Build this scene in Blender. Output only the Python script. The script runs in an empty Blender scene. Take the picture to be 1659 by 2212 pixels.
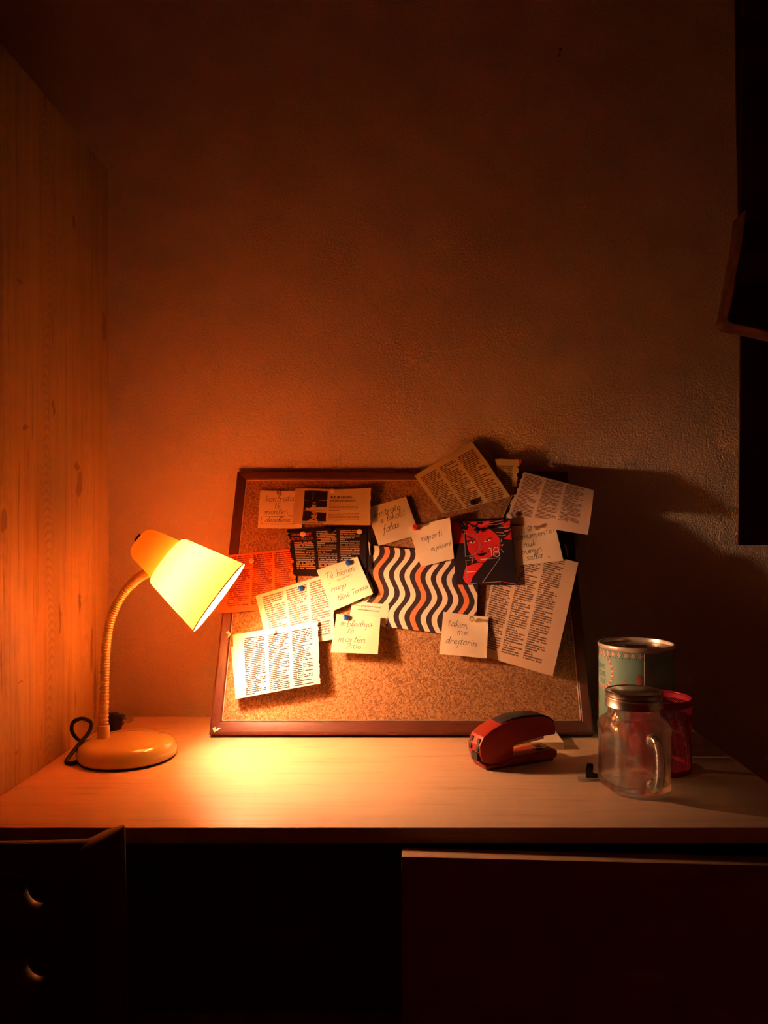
import bpy, bmesh, math, random
from mathutils import Vector, Matrix, noise
random.seed(7)
SC = bpy.context.scene
COL = SC.collection
PI = math.pi

# ---------------------------------------------------------------- camera, world, light, exposure
F_PX, CX, CY = 1661.0, 880.0, 1129.0      # focal length in pixels, vanishing point of the wall normal
H = 0.74                                  # desk top height
EYE = 0.337                               # camera above the desk top
cam = bpy.data.cameras.new('camera'); cam_ob = bpy.data.objects.new('camera', cam); COL.objects.link(cam_ob)
cam.sensor_fit = 'VERTICAL'; cam.sensor_height = 24.0; cam.lens = F_PX / 2212 * 24.0
cam.shift_x = -(CX - 829.5) / 2212; cam.shift_y = (CY - 1106) / 2212
cam.clip_start = 0.02
cam_ob.location = (0, 0, H + EYE); cam_ob.rotation_euler = (PI / 2, 0, 0)
SC.camera = cam_ob
SC.view_settings.view_transform = 'Standard'; SC.view_settings.look = 'None'
SC.view_settings.exposure = 0.8; SC.view_settings.gamma = 1.0; SC.view_settings.use_curve_mapping = False
w = bpy.data.worlds.new('world'); SC.world = w; w.use_nodes = True
w.node_tree.nodes['Background'].inputs[0].default_value = (0.020, 0.0006, 0.0003, 1)
w.node_tree.nodes['Background'].inputs[1].default_value = 0.8
try:
    SC.cycles.use_denoising = True
    SC.cycles.max_bounces = 14; SC.cycles.transparent_max_bounces = 24; SC.cycles.transmission_bounces = 14
    SC.cycles.sample_clamp_indirect = 0.0
    SC.cycles.caustics_refractive = True
except Exception: pass
BULB_COL = (1.0, 0.585, 0.37)
BULB_POWER = 450.0

# ---------------------------------------------------------------- helpers
def P(px, py, Y):
    return Vector(((px - CX) / F_PX * Y, Y, H + EYE - (py - CY) / F_PX * Y))
def D(px, py, z=0.0):
    Y = F_PX * (EYE - z) / (py - CY); return P(px, py, Y)

def tag(o, label=None, cat=None, group=None, kind=None):
    if label: o['label'] = label
    if cat: o['category'] = cat
    if group: o['group'] = group
    if kind: o['kind'] = kind
    return o
def empty(name, loc, rz=0.0, label=None, cat=None, group=None):
    o = bpy.data.objects.new(name, None); COL.objects.link(o)
    o.location = loc; o.rotation_euler = (0, 0, rz); o.empty_display_size = 0.02
    return tag(o, label, cat, group)
def link(name, me, mat=None, parent=None, smooth=False):
    if mat is not None: me.materials.append(mat)
    if smooth: me.polygons.foreach_set('use_smooth', [True] * len(me.polygons))
    o = bpy.data.objects.new(name, me); COL.objects.link(o)
    if parent is not None: o.parent = parent
    return o
def mesh(name, vs, fs, mat=None, parent=None, smooth=False, uvs=None):
    me = bpy.data.meshes.new(name); me.from_pydata([tuple(v) for v in vs], [], fs); me.update()
    if uvs:
        ul = me.uv_layers.new(name='UVMap')
        for l in me.loops: ul.data[l.index].uv = uvs[l.vertex_index]
    return link(name, me, mat, parent, smooth)
def autosmooth(o, ang=35):
    me = o.data
    for p in me.polygons: p.use_smooth = True
    bm = bmesh.new(); bm.from_mesh(me)
    for e in bm.edges:
        if len(e.link_faces) == 2 and e.calc_face_angle(0) > math.radians(ang): e.smooth = False
    bm.to_mesh(me); bm.free()
def finish(bm, name, mat, parent=None, bevel=0.0, seg=2, smooth=False, ang=30):
    bmesh.ops.recalc_face_normals(bm, faces=bm.faces)
    if bevel > 0:
        es = [e for e in bm.edges if len(e.link_faces) == 2 and e.calc_face_angle(0) > math.radians(ang)]
        bmesh.ops.bevel(bm, geom=es, offset=bevel, segments=seg, affect='EDGES', profile=0.5, clamp_overlap=True)
    me = bpy.data.meshes.new(name); bm.to_mesh(me); bm.free()
    o = link(name, me, mat, parent)
    if smooth or bevel > 0: autosmooth(o, 40)
    return o
def box_bm(x0, x1, y0, y1, z0, z1, bm=None):
    bm = bm or bmesh.new()
    v = [bm.verts.new(c) for c in ((x0,y0,z0),(x1,y0,z0),(x1,y1,z0),(x0,y1,z0),(x0,y0,z1),(x1,y0,z1),(x1,y1,z1),(x0,y1,z1))]
    for f in ((0,3,2,1),(4,5,6,7),(0,1,5,4),(1,2,6,5),(2,3,7,6),(3,0,4,7)): bm.faces.new([v[i] for i in f])
    return bm
def box(name, x0, x1, y0, y1, z0, z1, mat, parent=None, bevel=0.0, seg=2):
    return finish(box_bm(x0, x1, y0, y1, z0, z1), name, mat, parent, bevel, seg)
def prism_bm(poly, y0, y1, bm=None):
    """polygon in x,z extruded along y"""
    bm = bm or bmesh.new()
    a = [bm.verts.new((x, y0, z)) for x, z in poly]; b = [bm.verts.new((x, y1, z)) for x, z in poly]
    n = len(poly)
    bm.faces.new(a); bm.faces.new(b[::-1])
    for i in range(n): bm.faces.new((a[i], b[i], b[(i+1) % n], a[(i+1) % n]))
    return bm
def lathe(name, prof, mat, parent=None, n=64, closed=False, sup=None, rot=0.0, axis=None):
    """prof list of (r,z). sup: function(angle, r, z)->radius"""
    vs, fs = [], []
    m = len(prof)
    for k in range(n):
        a = 2 * PI * k / n + rot
        for r, z in prof:
            rr = sup(a - rot, r, z) if sup else r
            vs.append((rr * math.cos(a), rr * math.sin(a), z))
    for k in range(n):
        k2 = (k + 1) % n
        for i in range(m if closed else m - 1):
            j = (i + 1) % m
            fs.append((k*m+i, k2*m+i, k2*m+j, k*m+j))
    me = bpy.data.meshes.new(name); me.from_pydata(vs, [], fs)
    bm = bmesh.new(); bm.from_mesh(me)
    bmesh.ops.remove_doubles(bm, verts=bm.verts, dist=1e-6)
    bmesh.ops.recalc_face_normals(bm, faces=bm.faces); bm.to_mesh(me); bm.free()
    if axis is not None: me.transform(axis)
    o = link(name, me, mat, parent); autosmooth(o, 38); return o
def crom(pts, sub=6, closed=False):
    pts = [Vector(p) for p in pts]; out = []; n = len(pts)
    for i in range(n if closed else n - 1):
        p0 = pts[(i-1) % n] if closed or i > 0 else pts[0]
        p1, p2 = pts[i], pts[(i+1) % n]
        p3 = pts[(i+2) % n] if closed or i + 2 < n else pts[-1]
        for k in range(sub):
            t = k / sub
            out.append(0.5*((2*p1)+(p2-p0)*t+(2*p0-5*p1+4*p2-p3)*t*t+(-p0+3*p1-3*p2+p3)*t**3))
    if not closed: out.append(pts[-1].copy())
    return out
def tube(name, pts, rad, mat, parent=None, n=12, flat=1.0, closed=False):
    """rad: number or function(fraction)->radius"""
    pts = [Vector(p) for p in pts]; m = len(pts); vs, fs = [], []
    up = Vector((0, 1, 0.01)); 
    for i, p in enumerate(pts):
        t = (pts[(i+1) % m] - pts[i-1]) if closed else (pts[min(i+1, m-1)] - pts[max(i-1, 0)])
        t.normalize()
        s = t.cross(up)
        if s.length < 1e-4: s = t.cross(Vector((1, 0, 0)))
        s.normalize(); u = s.cross(t).normalized(); 
        r = rad(i / (m - 1)) if callable(rad) else rad
        for k in range(n):
            a = 2 * PI * k / n
            vs.append(p + s * (math.cos(a) * r) + u * (math.sin(a) * r * flat))
    for i in range(m if closed else m - 1):
        j = (i + 1) % m
        for k in range(n): fs.append((i*n+k, i*n+(k+1) % n, j*n+(k+1) % n, j*n+k))
    if not closed: fs.append(tuple(range(n))[::-1]); fs.append(tuple((m-1)*n+k for k in range(n)))
    o = mesh(name, vs, fs, mat, parent); autosmooth(o, 50); return o

# ---------------------------------------------------------------- node materials
class N:
    def __init__(s, name):
        s.m = bpy.data.materials.new(name); s.m.use_nodes = True; s.t = s.m.node_tree
        s.b = s.t.nodes['Principled BSDF']; s.out = s.t.nodes['Material Output']
    def node(s, typ, **kw):
        n = s.t.nodes.new(typ)
        for k, v in kw.items():
            if k.startswith('i_'):
                i = k[2:]; i = int(i) if i.isdigit() else i.replace('_', ' ')
                s.put(n.inputs[i], v)
            else: setattr(n, k, v)
        return n
    def put(s, inp, v):
        if hasattr(v, 'is_linked') or isinstance(v, bpy.types.NodeSocket): s.t.links.new(v, inp)
        else: inp.default_value = v
    def math(s, op, a, b=0.0, c=0.0):
        n = s.t.nodes.new('ShaderNodeMath'); n.operation = op
        s.put(n.inputs[0], a); s.put(n.inputs[1], b); s.put(n.inputs[2], c); return n.outputs[0]
    def co(s, which='Object', scale=(1,1,1)):
        tc = s.t.nodes.new('ShaderNodeTexCoord'); mp = s.t.nodes.new('ShaderNodeMapping')
        s.t.links.new(tc.outputs[which], mp.inputs[0]); mp.inputs['Scale'].default_value = scale
        return mp.outputs[0]
    def noise(s, vec, scale=5, detail=4, rough=0.5, dist=0.0):
        n = s.t.nodes.new('ShaderNodeTexNoise'); s.t.links.new(vec, n.inputs['Vector'])
        n.inputs['Scale'].default_value = scale; n.inputs['Detail'].default_value = detail
        n.inputs['Roughness'].default_value = rough; n.inputs['Distortion'].default_value = dist
        return n.outputs[0]
    def ramp(s, fac, stops):
        n = s.t.nodes.new('ShaderNodeValToRGB'); s.t.links.new(fac, n.inputs[0])
        e = n.color_ramp.elements
        e[0].position, e[0].color = stops[0][0], (*stops[0][1], 1)
        e[1].position, e[1].color = stops[-1][0], (*stops[-1][1], 1)
        for p, c in stops[1:-1]:
            x = e.new(p); x.color = (*c, 1)
        return n.outputs[0]
    def mix(s, fac, a, b):
        n = s.t.nodes.new('ShaderNodeMix'); n.data_type = 'RGBA'
        s.put(n.inputs[0], fac)
        s.put(n.inputs[6], a if not isinstance(a, tuple) else (*a, 1)); s.put(n.inputs[7], b if not isinstance(b, tuple) else (*b, 1))
        return n.outputs[2]
    def bump(s, h, strength=0.3, dist=0.001):
        n = s.t.nodes.new('ShaderNodeBump'); n.inputs['Strength'].default_value = strength; n.inputs['Distance'].default_value = dist
        s.t.links.new(h, n.inputs['Height']); s.t.links.new(n.outputs[0], s.b.inputs['Normal'])
    def set(s, col=None, rough=None, metal=None, spec=None, coat=None):
        if col is not None: s.put(s.b.inputs['Base Color'], col if not isinstance(col, tuple) else (*col, 1))
        if rough is not None: s.put(s.b.inputs['Roughness'], rough)
        if metal is not None: s.b.inputs['Metallic'].default_value = metal
        if spec is not None: s.b.inputs['Specular IOR Level'].default_value = spec
        if coat is not None: s.b.inputs['Coat Weight'].default_value = coat
        return s
def simple(name, col, rough=0.5, metal=0.0, var=0.04, spec=0.5, coat=None, scale=60):
    n = N(name); nz = n.noise(n.co('Object'), scale, 3)
    c2 = tuple(max(0, c * (1 - var * 2)) for c in col)
    n.set(n.mix(nz, col, c2), rough, metal, spec, coat); return n.m
def wood(name, stops, axis_scale, rough=0.45, bump=0.15, scale=6, dark_knots=False, spec=0.4):
    n = N(name); v = n.co('Object', axis_scale)
    a = n.noise(v, scale, 8, 0.62, 0.6); b = n.noise(v, scale * 7, 4, 0.6)
    f = n.math('ADD', n.math('MULTIPLY', a, 0.72), n.math('MULTIPLY', b, 0.28))
    c = n.ramp(f, stops)
    if dark_knots:
        k = n.noise(n.co('Object', (axis_scale[0]*.6, axis_scale[1]*.6, axis_scale[2]*.8)), scale * 1.7, 3, 0.6, 1.5)
        kk = n.math('GREATER_THAN', k, 0.67)
        c = n.mix(n.math('MULTIPLY', kk, 0.55), c, (0.16, 0.07, 0.03))
        # cathedral figure: stacked arches running up the board
        sp = n.node('ShaderNodeSeparateXYZ'); n.t.links.new(n.co('Object'), sp.inputs[0])
        wob = n.math('MULTIPLY', n.math('SUBTRACT', n.noise(n.co('Object', (1, 2, 1)), 5, 3), 0.5), 0.05)
        for yc, wd_, per, am in ((0.127, 0.017, 0.0125, .34), (0.262, 0.026, 0.031, .12), (0.010, 0.022, 0.023, .12)):
            dy = n.math('SUBTRACT', n.math('ADD', sp.outputs[1], wob), yc)
            d2 = n.math('MULTIPLY', dy, dy)
            ph = n.math('MULTIPLY', n.math('ADD', n.math('ADD', sp.outputs[2], wob), n.math('MULTIPLY', d2, 70.0)), 2 * PI / per)
            ar = n.math('POWER', n.math('MULTIPLY', n.math('ADD', n.math('SINE', ph), 1.0), 0.5), 2.0)
            mk = n.math('POWER', 2.718, n.math('MULTIPLY', d2, -1.0 / (wd_ * wd_)))
            c = n.mix(n.math('MULTIPLY', n.math('MULTIPLY', ar, mk), am), c, (0.22, 0.10, 0.03))
    if dark_knots:
        wy = n.math('MULTIPLY', n.math('SUBTRACT', n.noise(n.co('Object', (1, 1, 1)), 45, 3, 0.6), 0.5), 0.022)
        tot = None
        for kx, ky, kh, kw in ((172, 1045, 30, 5), (168, 1006, 9, 6), (225, 705, 34, 5), (116, 880, 22, 2.5), (130, 1335, 34, 2.5), (172, 1300, 22, 3), (198, 1400, 50, 2.5), (205, 1500, 60, 3), (55, 922, 6, 5), (42, 605, 7, 6), (45, 1472, 3, 6), (35, 1625, 4, 4), (160, 480, 16, 4), (8, 1125, 26, 6)):
            Yk = F_PX * 0.5027 / (CX - kx); zk = H + EYE - (ky - CY) / F_PX * Yk; hk = kh / F_PX * Yk; wk = kw * Yk / (CX - kx) * 1.1
            a1 = n.math('DIVIDE', n.math('ADD', n.math('SUBTRACT', sp.outputs[1], Yk - 0.95), n.math('MULTIPLY', wy, 0.8)), wk)
            a2 = n.math('DIVIDE', n.math('ADD', n.math('SUBTRACT', sp.outputs[2], zk), wy), hk)
            m_ = n.math('LESS_THAN', n.math('ADD', n.math('MULTIPLY', a1, a1), n.math('MULTIPLY', a2, a2)), n.math('MULTIPLY', b, 1.7))
            tot = m_ if tot is None else n.math('MAXIMUM', tot, m_)
        c = n.mix(n.math('MULTIPLY', tot, 0.5), c, (0.10, 0.035, 0.012))
    n.set(c, rough, 0, spec); n.bump(f, bump, 0.001); return n.m

m_wall = N('painted_plaster')
_v = m_wall.co('Object'); _h = m_wall.noise(_v, 260, 3, 0.6); _h2 = m_wall.noise(_v, 70, 2, 0.5)
m_wall.set((0.82, 0.63, 0.43), 0.75, 0, 0.25)
m_wall.bump(m_wall.math('ADD', _h, m_wall.math('MULTIPLY', _h2, 0.7)), 0.8, 0.003); m_wall = m_wall.m
m_floor = wood('dark_floor_boards', [(0.3, (0.05,0.03,0.02)), (0.7, (0.09,0.05,0.03))], (1, 12, 1))
m_ceil = simple('ceiling_paint', (0.22, 0.13, 0.09), 0.8)
m_desk = wood('pale_beech_laminate', [(0.30, (0.50,0.32,0.18)), (0.44, (0.70,0.475,0.285)), (0.60, (0.76,0.525,0.32)), (0.8, (0.62,0.41,0.245))], (1.0, 16, 16), 0.48, 0.10, 5, spec=0.35)
m_deskedge = wood('desk_laminate_edge', [(0.3, (0.34,0.19,0.10)), (0.7, (0.45,0.27,0.16))], (1.0, 14, 30), 0.5, 0.1, 4)
m_ward = wood('oak_board_vertical_grain', [(0.28, (0.27,0.15,0.040)), (0.46, (0.46,0.31,0.095)), (0.60, (0.53,0.37,0.12)), (0.8, (0.40,0.26,0.08))], (22, 22, 0.9), 0.5, 0.35, 3.2, True)
m_cab = wood('dark_cabinet_board', [(0.3, (0.30,0.17,0.10)), (0.7, (0.44,0.27,0.16))], (1, 12, 14), 0.5, 0.1, 4)
m_frame = wood('reddish_brown_frame_wood', [(0.3, (0.080,0.022,0.013)), (0.5, (0.150,0.046,0.027)), (0.75, (0.11,0.032,0.019))], (3, 26, 26), 0.42, 0.2, 9, spec=0.4)
m_framev = wood('reddish_brown_frame_wood_upright', [(0.3, (0.080,0.022,0.013)), (0.5, (0.150,0.046,0.027)), (0.75, (0.11,0.032,0.019))], (26, 3, 3), 0.42, 0.2, 9, spec=0.4)
m_bead = simple('pale_bead_strip', (0.62, 0.44, 0.36), 0.4)
n = N('cork'); v = n.co('Object')
a = n.noise(v, 520, 3, 0.6); vor = n.node('ShaderNodeTexVoronoi', feature='F1'); n.t.links.new(v, vor.inputs['Vector']); vor.inputs['Scale'].default_value = 420
sp = n.ramp(vor.outputs[1], [(0.25, (0.17,0.065,0.022)), (0.5, (0.44,0.215,0.085)), (0.8, (0.64,0.37,0.17))])
c = n.mix(0.55, sp, n.ramp(a, [(0.35, (0.18,0.07,0.025)), (0.52, (0.42,0.20,0.08)), (0.66, (0.70,0.42,0.20))]))
n.set(c, 0.85, 0, 0.2); n.bump(a, 0.6, 0.0008); m_cork = n.m

def shade_mat(name, trans, diff_c, trans_c, rough=0.35):
    n = N(name); nt = n.t
    d = n.node('ShaderNodeBsdfDiffuse'); d.inputs[0].default_value = (*diff_c, 1)
    t = n.node('ShaderNodeBsdfTranslucent'); t.inputs[0].default_value = (*trans_c, 1)
    g = n.node('ShaderNodeBsdfGlossy'); g.inputs['Roughness'].default_value = rough; g.inputs[0].default_value = (1, .9, .75, 1)
    mx = n.node('ShaderNodeMixShader'); mx.inputs[0].default_value = trans
    nt.links.new(d.outputs[0], mx.inputs[1]); nt.links.new(t.outputs[0], mx.inputs[2])
    m2 = n.node('ShaderNodeMixShader'); m2.inputs[0].default_value = 0.03
    nt.links.new(mx.outputs[0], m2.inputs[1]); nt.links.new(g.outputs[0], m2.inputs[2])
    nt.links.new(m2.outputs[0], n.out.inputs[0]); return n.m
m_shade = shade_mat('translucent_shade_plastic', 0.23, (0.9, 0.58, 0.22), (0.93, 0.275, 0.060))
m_cap = shade_mat('thicker_shade_cap_plastic', 0.05, (0.9, 0.50, 0.14), (0.9, 0.27, 0.02))
m_lamp = simple('cream_lamp_plastic', (0.60, 0.45, 0.12), 0.14, 0, 0.02, 0.6, 0.8)
m_black = simple('black_rubber', (0.012, 0.010, 0.010), 0.45)
n = N('glowing_bulb'); e = n.node('ShaderNodeEmission'); e.inputs[0].default_value = (*BULB_COL, 1); e.inputs[1].default_value = BULB_POWER
n.t.links.new(e.outputs[0], n.out.inputs[0]); m_bulb = n.m
m_socket = simple('white_socket', (0.7, 0.6, 0.5), 0.5)

def glass_mat(name, tint=(1, 1, 1), amount=0.5):
    n = N(name); g = n.node('ShaderNodeBsdfGlass'); g.inputs['IOR'].default_value = 1.48; g.inputs['Roughness'].default_value = 0.0
    g.inputs[0].default_value = (*tint, 1)
    t = n.node('ShaderNodeBsdfTransparent'); t.inputs[0].default_value = (*tint, 1)
    mx = n.node('ShaderNodeMixShader'); mx.inputs[0].default_value = amount
    n.t.links.new(t.outputs[0], mx.inputs[1]); n.t.links.new(g.outputs[0], mx.inputs[2]); n.t.links.new(mx.outputs[0], n.out.inputs[0])
    return n.m
m_glass = glass_mat('clear_jar_glass', (0.97, 0.98, 0.96), 0.65)
m_clear = glass_mat('clear_plastic', (0.92, 0.92, 0.90), 0.35)
m_tin_silver = simple('brushed_tin', (0.62, 0.58, 0.54), 0.32, 1.0, 0.05, scale=200)
m_lid = simple('jar_lid_steel', (0.66, 0.60, 0.55), 0.28, 1.0, 0.04, scale=300)
m_red = simple('red_stapler_plastic', (0.40, 0.026, 0.008), 0.42, 0, 0.05)
m_grip = simple('black_grip_rubber', (0.03, 0.022, 0.02), 0.6)
m_steel = simple('steel', (0.6, 0.57, 0.53), 0.25, 1.0)
m_pink = simple('crimson_painted_wire', (0.42, 0.015, 0.040), 0.35, 0.2, 0.05)
m_note = simple('pale_yellow_note_paper', (0.86, 0.70, 0.49), 0.8, 0, 0.02, 0.2)
m_ink = simple('dark_pen_ink', (0.06, 0.03, 0.03), 0.6)
m_white = simple('white_scrap', (0.85, 0.8, 0.72), 0.8)

def text_paper(name, paper, ink, ncols=3, nlines=34, margin=(0.05, 0.05), gap=0.14, seed=0.0, strength=0.85, top=0.06, bottom=0.05, paras=True):
    """printed page: columns of small grey-black lines, broken into word lengths"""
    n = N(name); tc = n.node('ShaderNodeUVMap'); sx = n.node('ShaderNodeSeparateXYZ'); n.t.links.new(tc.outputs[0], sx.inputs[0])
    M = n.math
    u = M('DIVIDE', M('SUBTRACT', sx.outputs[0], margin[0]), 1 - margin[0] - margin[1])
    v = M('DIVIDE', M('SUBTRACT', sx.outputs[1], top), 1 - top - bottom)
    cu = M('MULTIPLY', u, float(ncols)); ci = M('FLOOR', cu); cf = M('FRACT', cu)
    lv = M('MULTIPLY', v, float(nlines)); li = M('FLOOR', lv); lf = M('FRACT', lv)
    inside = M('MULTIPLY', M('MULTIPLY', M('GREATER_THAN', u, 0), M('LESS_THAN', u, 1.0)), M('MULTIPLY', M('GREATER_THAN', v, 0), M('LESS_THAN', v, 1.0)))
    line = M('MULTIPLY', M('GREATER_THAN', lf, 0.22), M('LESS_THAN', lf, 0.80))
    key = n.node('ShaderNodeCombineXYZ'); n.put(key.inputs[0], ci); n.put(key.inputs[1], li); n.put(key.inputs[2], seed)
    wn = n.node('ShaderNodeTexWhiteNoise'); n.t.links.new(key.outputs[0], wn.inputs[0])
    r = wn.outputs['Value']
    right = M('SUBTRACT', 1 - gap, M('MULTIPLY', M('POWER', r, 5.0), 0.55 if paras else 0.2))
    colm = M('MULTIPLY', M('GREATER_THAN', cf, 0.01), M('LESS_THAN', cf, right))
    k2 = n.node('ShaderNodeCombineXYZ'); n.put(k2.inputs[0], M('MULTIPLY', cu, 1.0)); n.put(k2.inputs[1], M('ADD', M('MULTIPLY', li, 3.7), seed)); 
    word = M('GREATER_THAN', n.noise(k2.outputs[0], 11.0, 1, 0.5), 0.385)
    k3 = n.node('ShaderNodeCombineXYZ'); n.put(k3.inputs[0], M('MULTIPLY', cu, 5.0)); n.put(k3.inputs[1], M('ADD', M('MULTIPLY', lv, 1.2), seed + 5))
    letter = M('ADD', 0.58, M('MULTIPLY', n.noise(k3.outputs[0], 9.0, 2, 0.7), 0.75))
    f = M('MULTIPLY', M('MULTIPLY', M('MULTIPLY', inside, line), M('MULTIPLY', colm, word)), M('MULTIPLY', M('MINIMUM', letter, 1.0), strength))
    fib = n.noise(n.co('Object'), 160, 4, 0.6)
    p2 = tuple(c * 0.9 for c in paper)
    n.set(n.mix(f, n.mix(fib, paper, p2), ink), 0.8, 0, 0.2)
    n.bump(fib, 0.15, 0.0006); return n.m

# ---------------------------------------------------------------- the room
WALL_Y = 1.415
tag(box('wall_back', -2.0, 1.9, WALL_Y, WALL_Y + 0.1, 0, 2.5, m_wall), kind='structure')
tag(box('wall_left', -2.1, -2.0, -1.6, WALL_Y + 0.1, 0, 2.5, m_wall), kind='structure')
tag(box('wall_right', 1.9, 2.0, -1.6, WALL_Y + 0.1, 0, 2.5, m_wall), kind='structure')
tag(box('floor', -2.1, 2.0, -1.6, WALL_Y + 0.1, -0.05, 0, m_floor), kind='structure')
tag(box('ceiling', -2.1, 2.0, -1.6, WALL_Y + 0.1, 2.5, 2.55, m_ceil), kind='structure')

# nail in the wall, high up on the right
p = P(1207, 122, WALL_Y)
nl = empty('wall_nail', p, 0, 'small bent nail sticking out of the upper wall', 'nail')
tube('shank', [(0, 0.004, 0), (0, -0.010, 0.001), (0, -0.016, 0.004)], 0.0011, m_frame, nl, 8)
lathe('head', [(0, -0.001), (0.0024, -0.001), (0.0024, 0), (0, 0.0006)], m_frame, nl, 12, axis=Matrix.Translation((0, -0.016, 0.0045)) @ Matrix.Rotation(PI/2.6, 4, 'X'))

# ---------------------------------------------------------------- wardrobe side on the left
WX = -0.5027; WYB = 1.2946; WTOP = H + EYE + 0.5936
t = empty('wardrobe', (-0.95, 0.95, 0), 0, 'tall oak board cupboard side filling the left edge, running up past the lamp', 'wardrobe')
def wb(name, x0, x1, y0, y1, z0, z1, mat=m_ward, bev=0.0008):
    return box(name, x0 + 0.95, x1 + 0.95, y0 - 0.95, y1 - 0.95, z0, z1, mat, t, bev)
wb('side_panel', WX - 0.018, WX, 0.862, WYB, 0.0, WTOP)
wb('side_panel', -1.36, -1.342, 0.862, WYB, 0.0, WTOP)
wb('top_panel', -1.342, WX - 0.018, 0.862, WYB, WTOP - 0.018, WTOP)
wb('back_panel', -1.342, WX - 0.018, WYB - 0.006, WYB, 0.06, WTOP - 0.018)
wb('bottom_panel', -1.342, WX - 0.018, 0.862, WYB - 0.006, 0.06, 0.078)
for a, b in ((-1.341, -0.933), (-0.930, WX - 0.019)):
    d_ = wb('door', a, b, 0.843, 0.860, 0.06, WTOP - 0.002)
    hx = b - 0.03 if a < -1 else a + 0.03
    tube('handle', [(hx + 0.95, 0.843 - 0.95, 1.0), (hx + 0.95, 0.821 - 0.95, 1.0), (hx + 0.95, 0.821 - 0.95, 1.14), (hx + 0.95, 0.843 - 0.95, 1.14)], 0.005, m_steel, d_)

# ---------------------------------------------------------------- desk
DX0, DX1, DY0, DY1 = WX + 0.0008, 0.4663, 0.8494, 1.336
t = empty('desk', (0, 1.09, 0), 0, 'pale beech desk with a thin top pushed against the cupboard side', 'desk')
box('desk_top', DX0, DX1, DY0 - 1.09, DY1 - 1.09, H - 0.0175, H, m_desk, t, 0.0007)
box('side_panel', DX0, DX0 + 0.018, DY0 - 1.09 + 0.02, DY1 - 1.09 - 0.02, 0, H - 0.0175, m_deskedge, t, 0.0005)
box('side_panel', DX1 - 0.018, DX1, DY0 - 1.09 + 0.03, DY1 - 1.09 - 0.02, 0, H - 0.0175, m_deskedge, t, 0.0005)
box('back_panel', DX0 + 0.018, DX1 - 0.018, DY1 - 1.09 - 0.04, DY1 - 1.09 - 0.022, 0.25, H - 0.0175, m_deskedge, t, 0.0005)

# cabinet under the right half of the desk, its door front standing proud of the desk edge
t = empty('under_desk_cabinet', (0.22, 1.08, 0), 0, 'dark cabinet under the right half of the desk, lit strip along its top front edge', 'cabinet')
def cb(name, x0, x1, y0, y1, z0, z1, bev=0.0006, parent=None): return box(name, x0 - 0.22, x1 - 0.22, y0 - 1.08, y1 - 1.08, z0, z1, m_cab, parent or t, bev)
cb('side_panel', -0.006, 0.012, 0.842, 1.27, 0.03, H - 0.030)
cb('side_panel', 0.425, 0.443, 0.860, 1.27, 0.03, H - 0.030)
cb('back_panel', 0.012, 0.425, 1.255, 1.27, 0.03, H - 0.030)
cb('bottom_panel', 0.012, 0.425, 0.86, 1.255, 0.03, 0.048)
cb('shelf', 0.012, 0.425, 0.87, 1.255, 0.36, 0.376)
bm = bmesh.new()
x0, x1 = -0.006 - 0.22, 0.475 - 0.22
for y in (0.8167 - 1.08, 0.8395 - 1.08):
    pass
dz = 0.0117
vv = [(x0, 0.8167-1.08, 0.05), (x1, 0.8167-1.08, 0.05-dz), (x1, 0.8395-1.08, 0.05-dz), (x0, 0.8395-1.08, 0.05),
      (x0, 0.8167-1.08, H-0.0178), (x1, 0.8167-1.08, H-0.0178-dz), (x1, 0.8395-1.08, H-0.0178-dz), (x0, 0.8395-1.08, H-0.0178)]
vs_ = [bm.verts.new(c) for c in vv]
for f in ((0,3,2,1),(4,5,6,7),(0,1,5,4),(1,2,6,5),(2,3,7,6),(3,0,4,7)): bm.faces.new([vs_[i] for i in f])
door = finish(bm, 'door', m_deskedge, t, 0.0005)
tube('handle', [(x0+0.05, 0.8167-1.08, 0.50), (x0+0.05, 0.795-1.08, 0.50), (x0+0.05, 0.795-1.08, 0.40), (x0+0.05, 0.8167-1.08, 0.40)], 0.005, m_black, door)

# ---------------------------------------------------------------- cork board leaning on the wall
TILT = math.radians(25.2)
BO = Vector((-0.009, F_PX * (EYE - 0.0068) / 457.0, H + 0.0068))
BU = Vector((1, 0, 0)); BV = Vector((0, math.sin(TILT), math.cos(TILT))); BN = Vector((0, -math.cos(TILT), math.sin(TILT)))
BW, BH = 0.6018, 0.469
BM = Matrix((BU, BV, BN)).transposed().to_4x4(); BM.translation = BO
CAM = Vector((0, 0, H + EYE))
def onb(px, py, w=0.0):
    """board coordinates (u, v) where the sight line meets the board plane lifted by w"""
    d = P(px, py, 1.0) - CAM
    k = ((BO + BN * w) - CAM).dot(BN) / d.dot(BN)
    q = CAM + d * k - BO
    return q.dot(BU), q.dot(BV)
board = empty('cork_board', BO, 0, 'framed cork pinboard leaning on the wall at the back of the desk', 'pinboard')
board.rotation_euler = (PI / 2 - TILT, 0, 0)     # local x=U, y=V, z=N
FWD = 0.0185
finish(box_bm(-BW/2 + 0.006, BW/2 - 0.006, 0.006, BH - 0.006, -0.011, -0.0035), 'cork_panel', m_cork, board)
finish(box_bm(-BW/2 + 0.004, BW/2 - 0.004, 0.004, BH - 0.004, -0.0135, -0.011), 'backing', m_frame, board)
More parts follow.
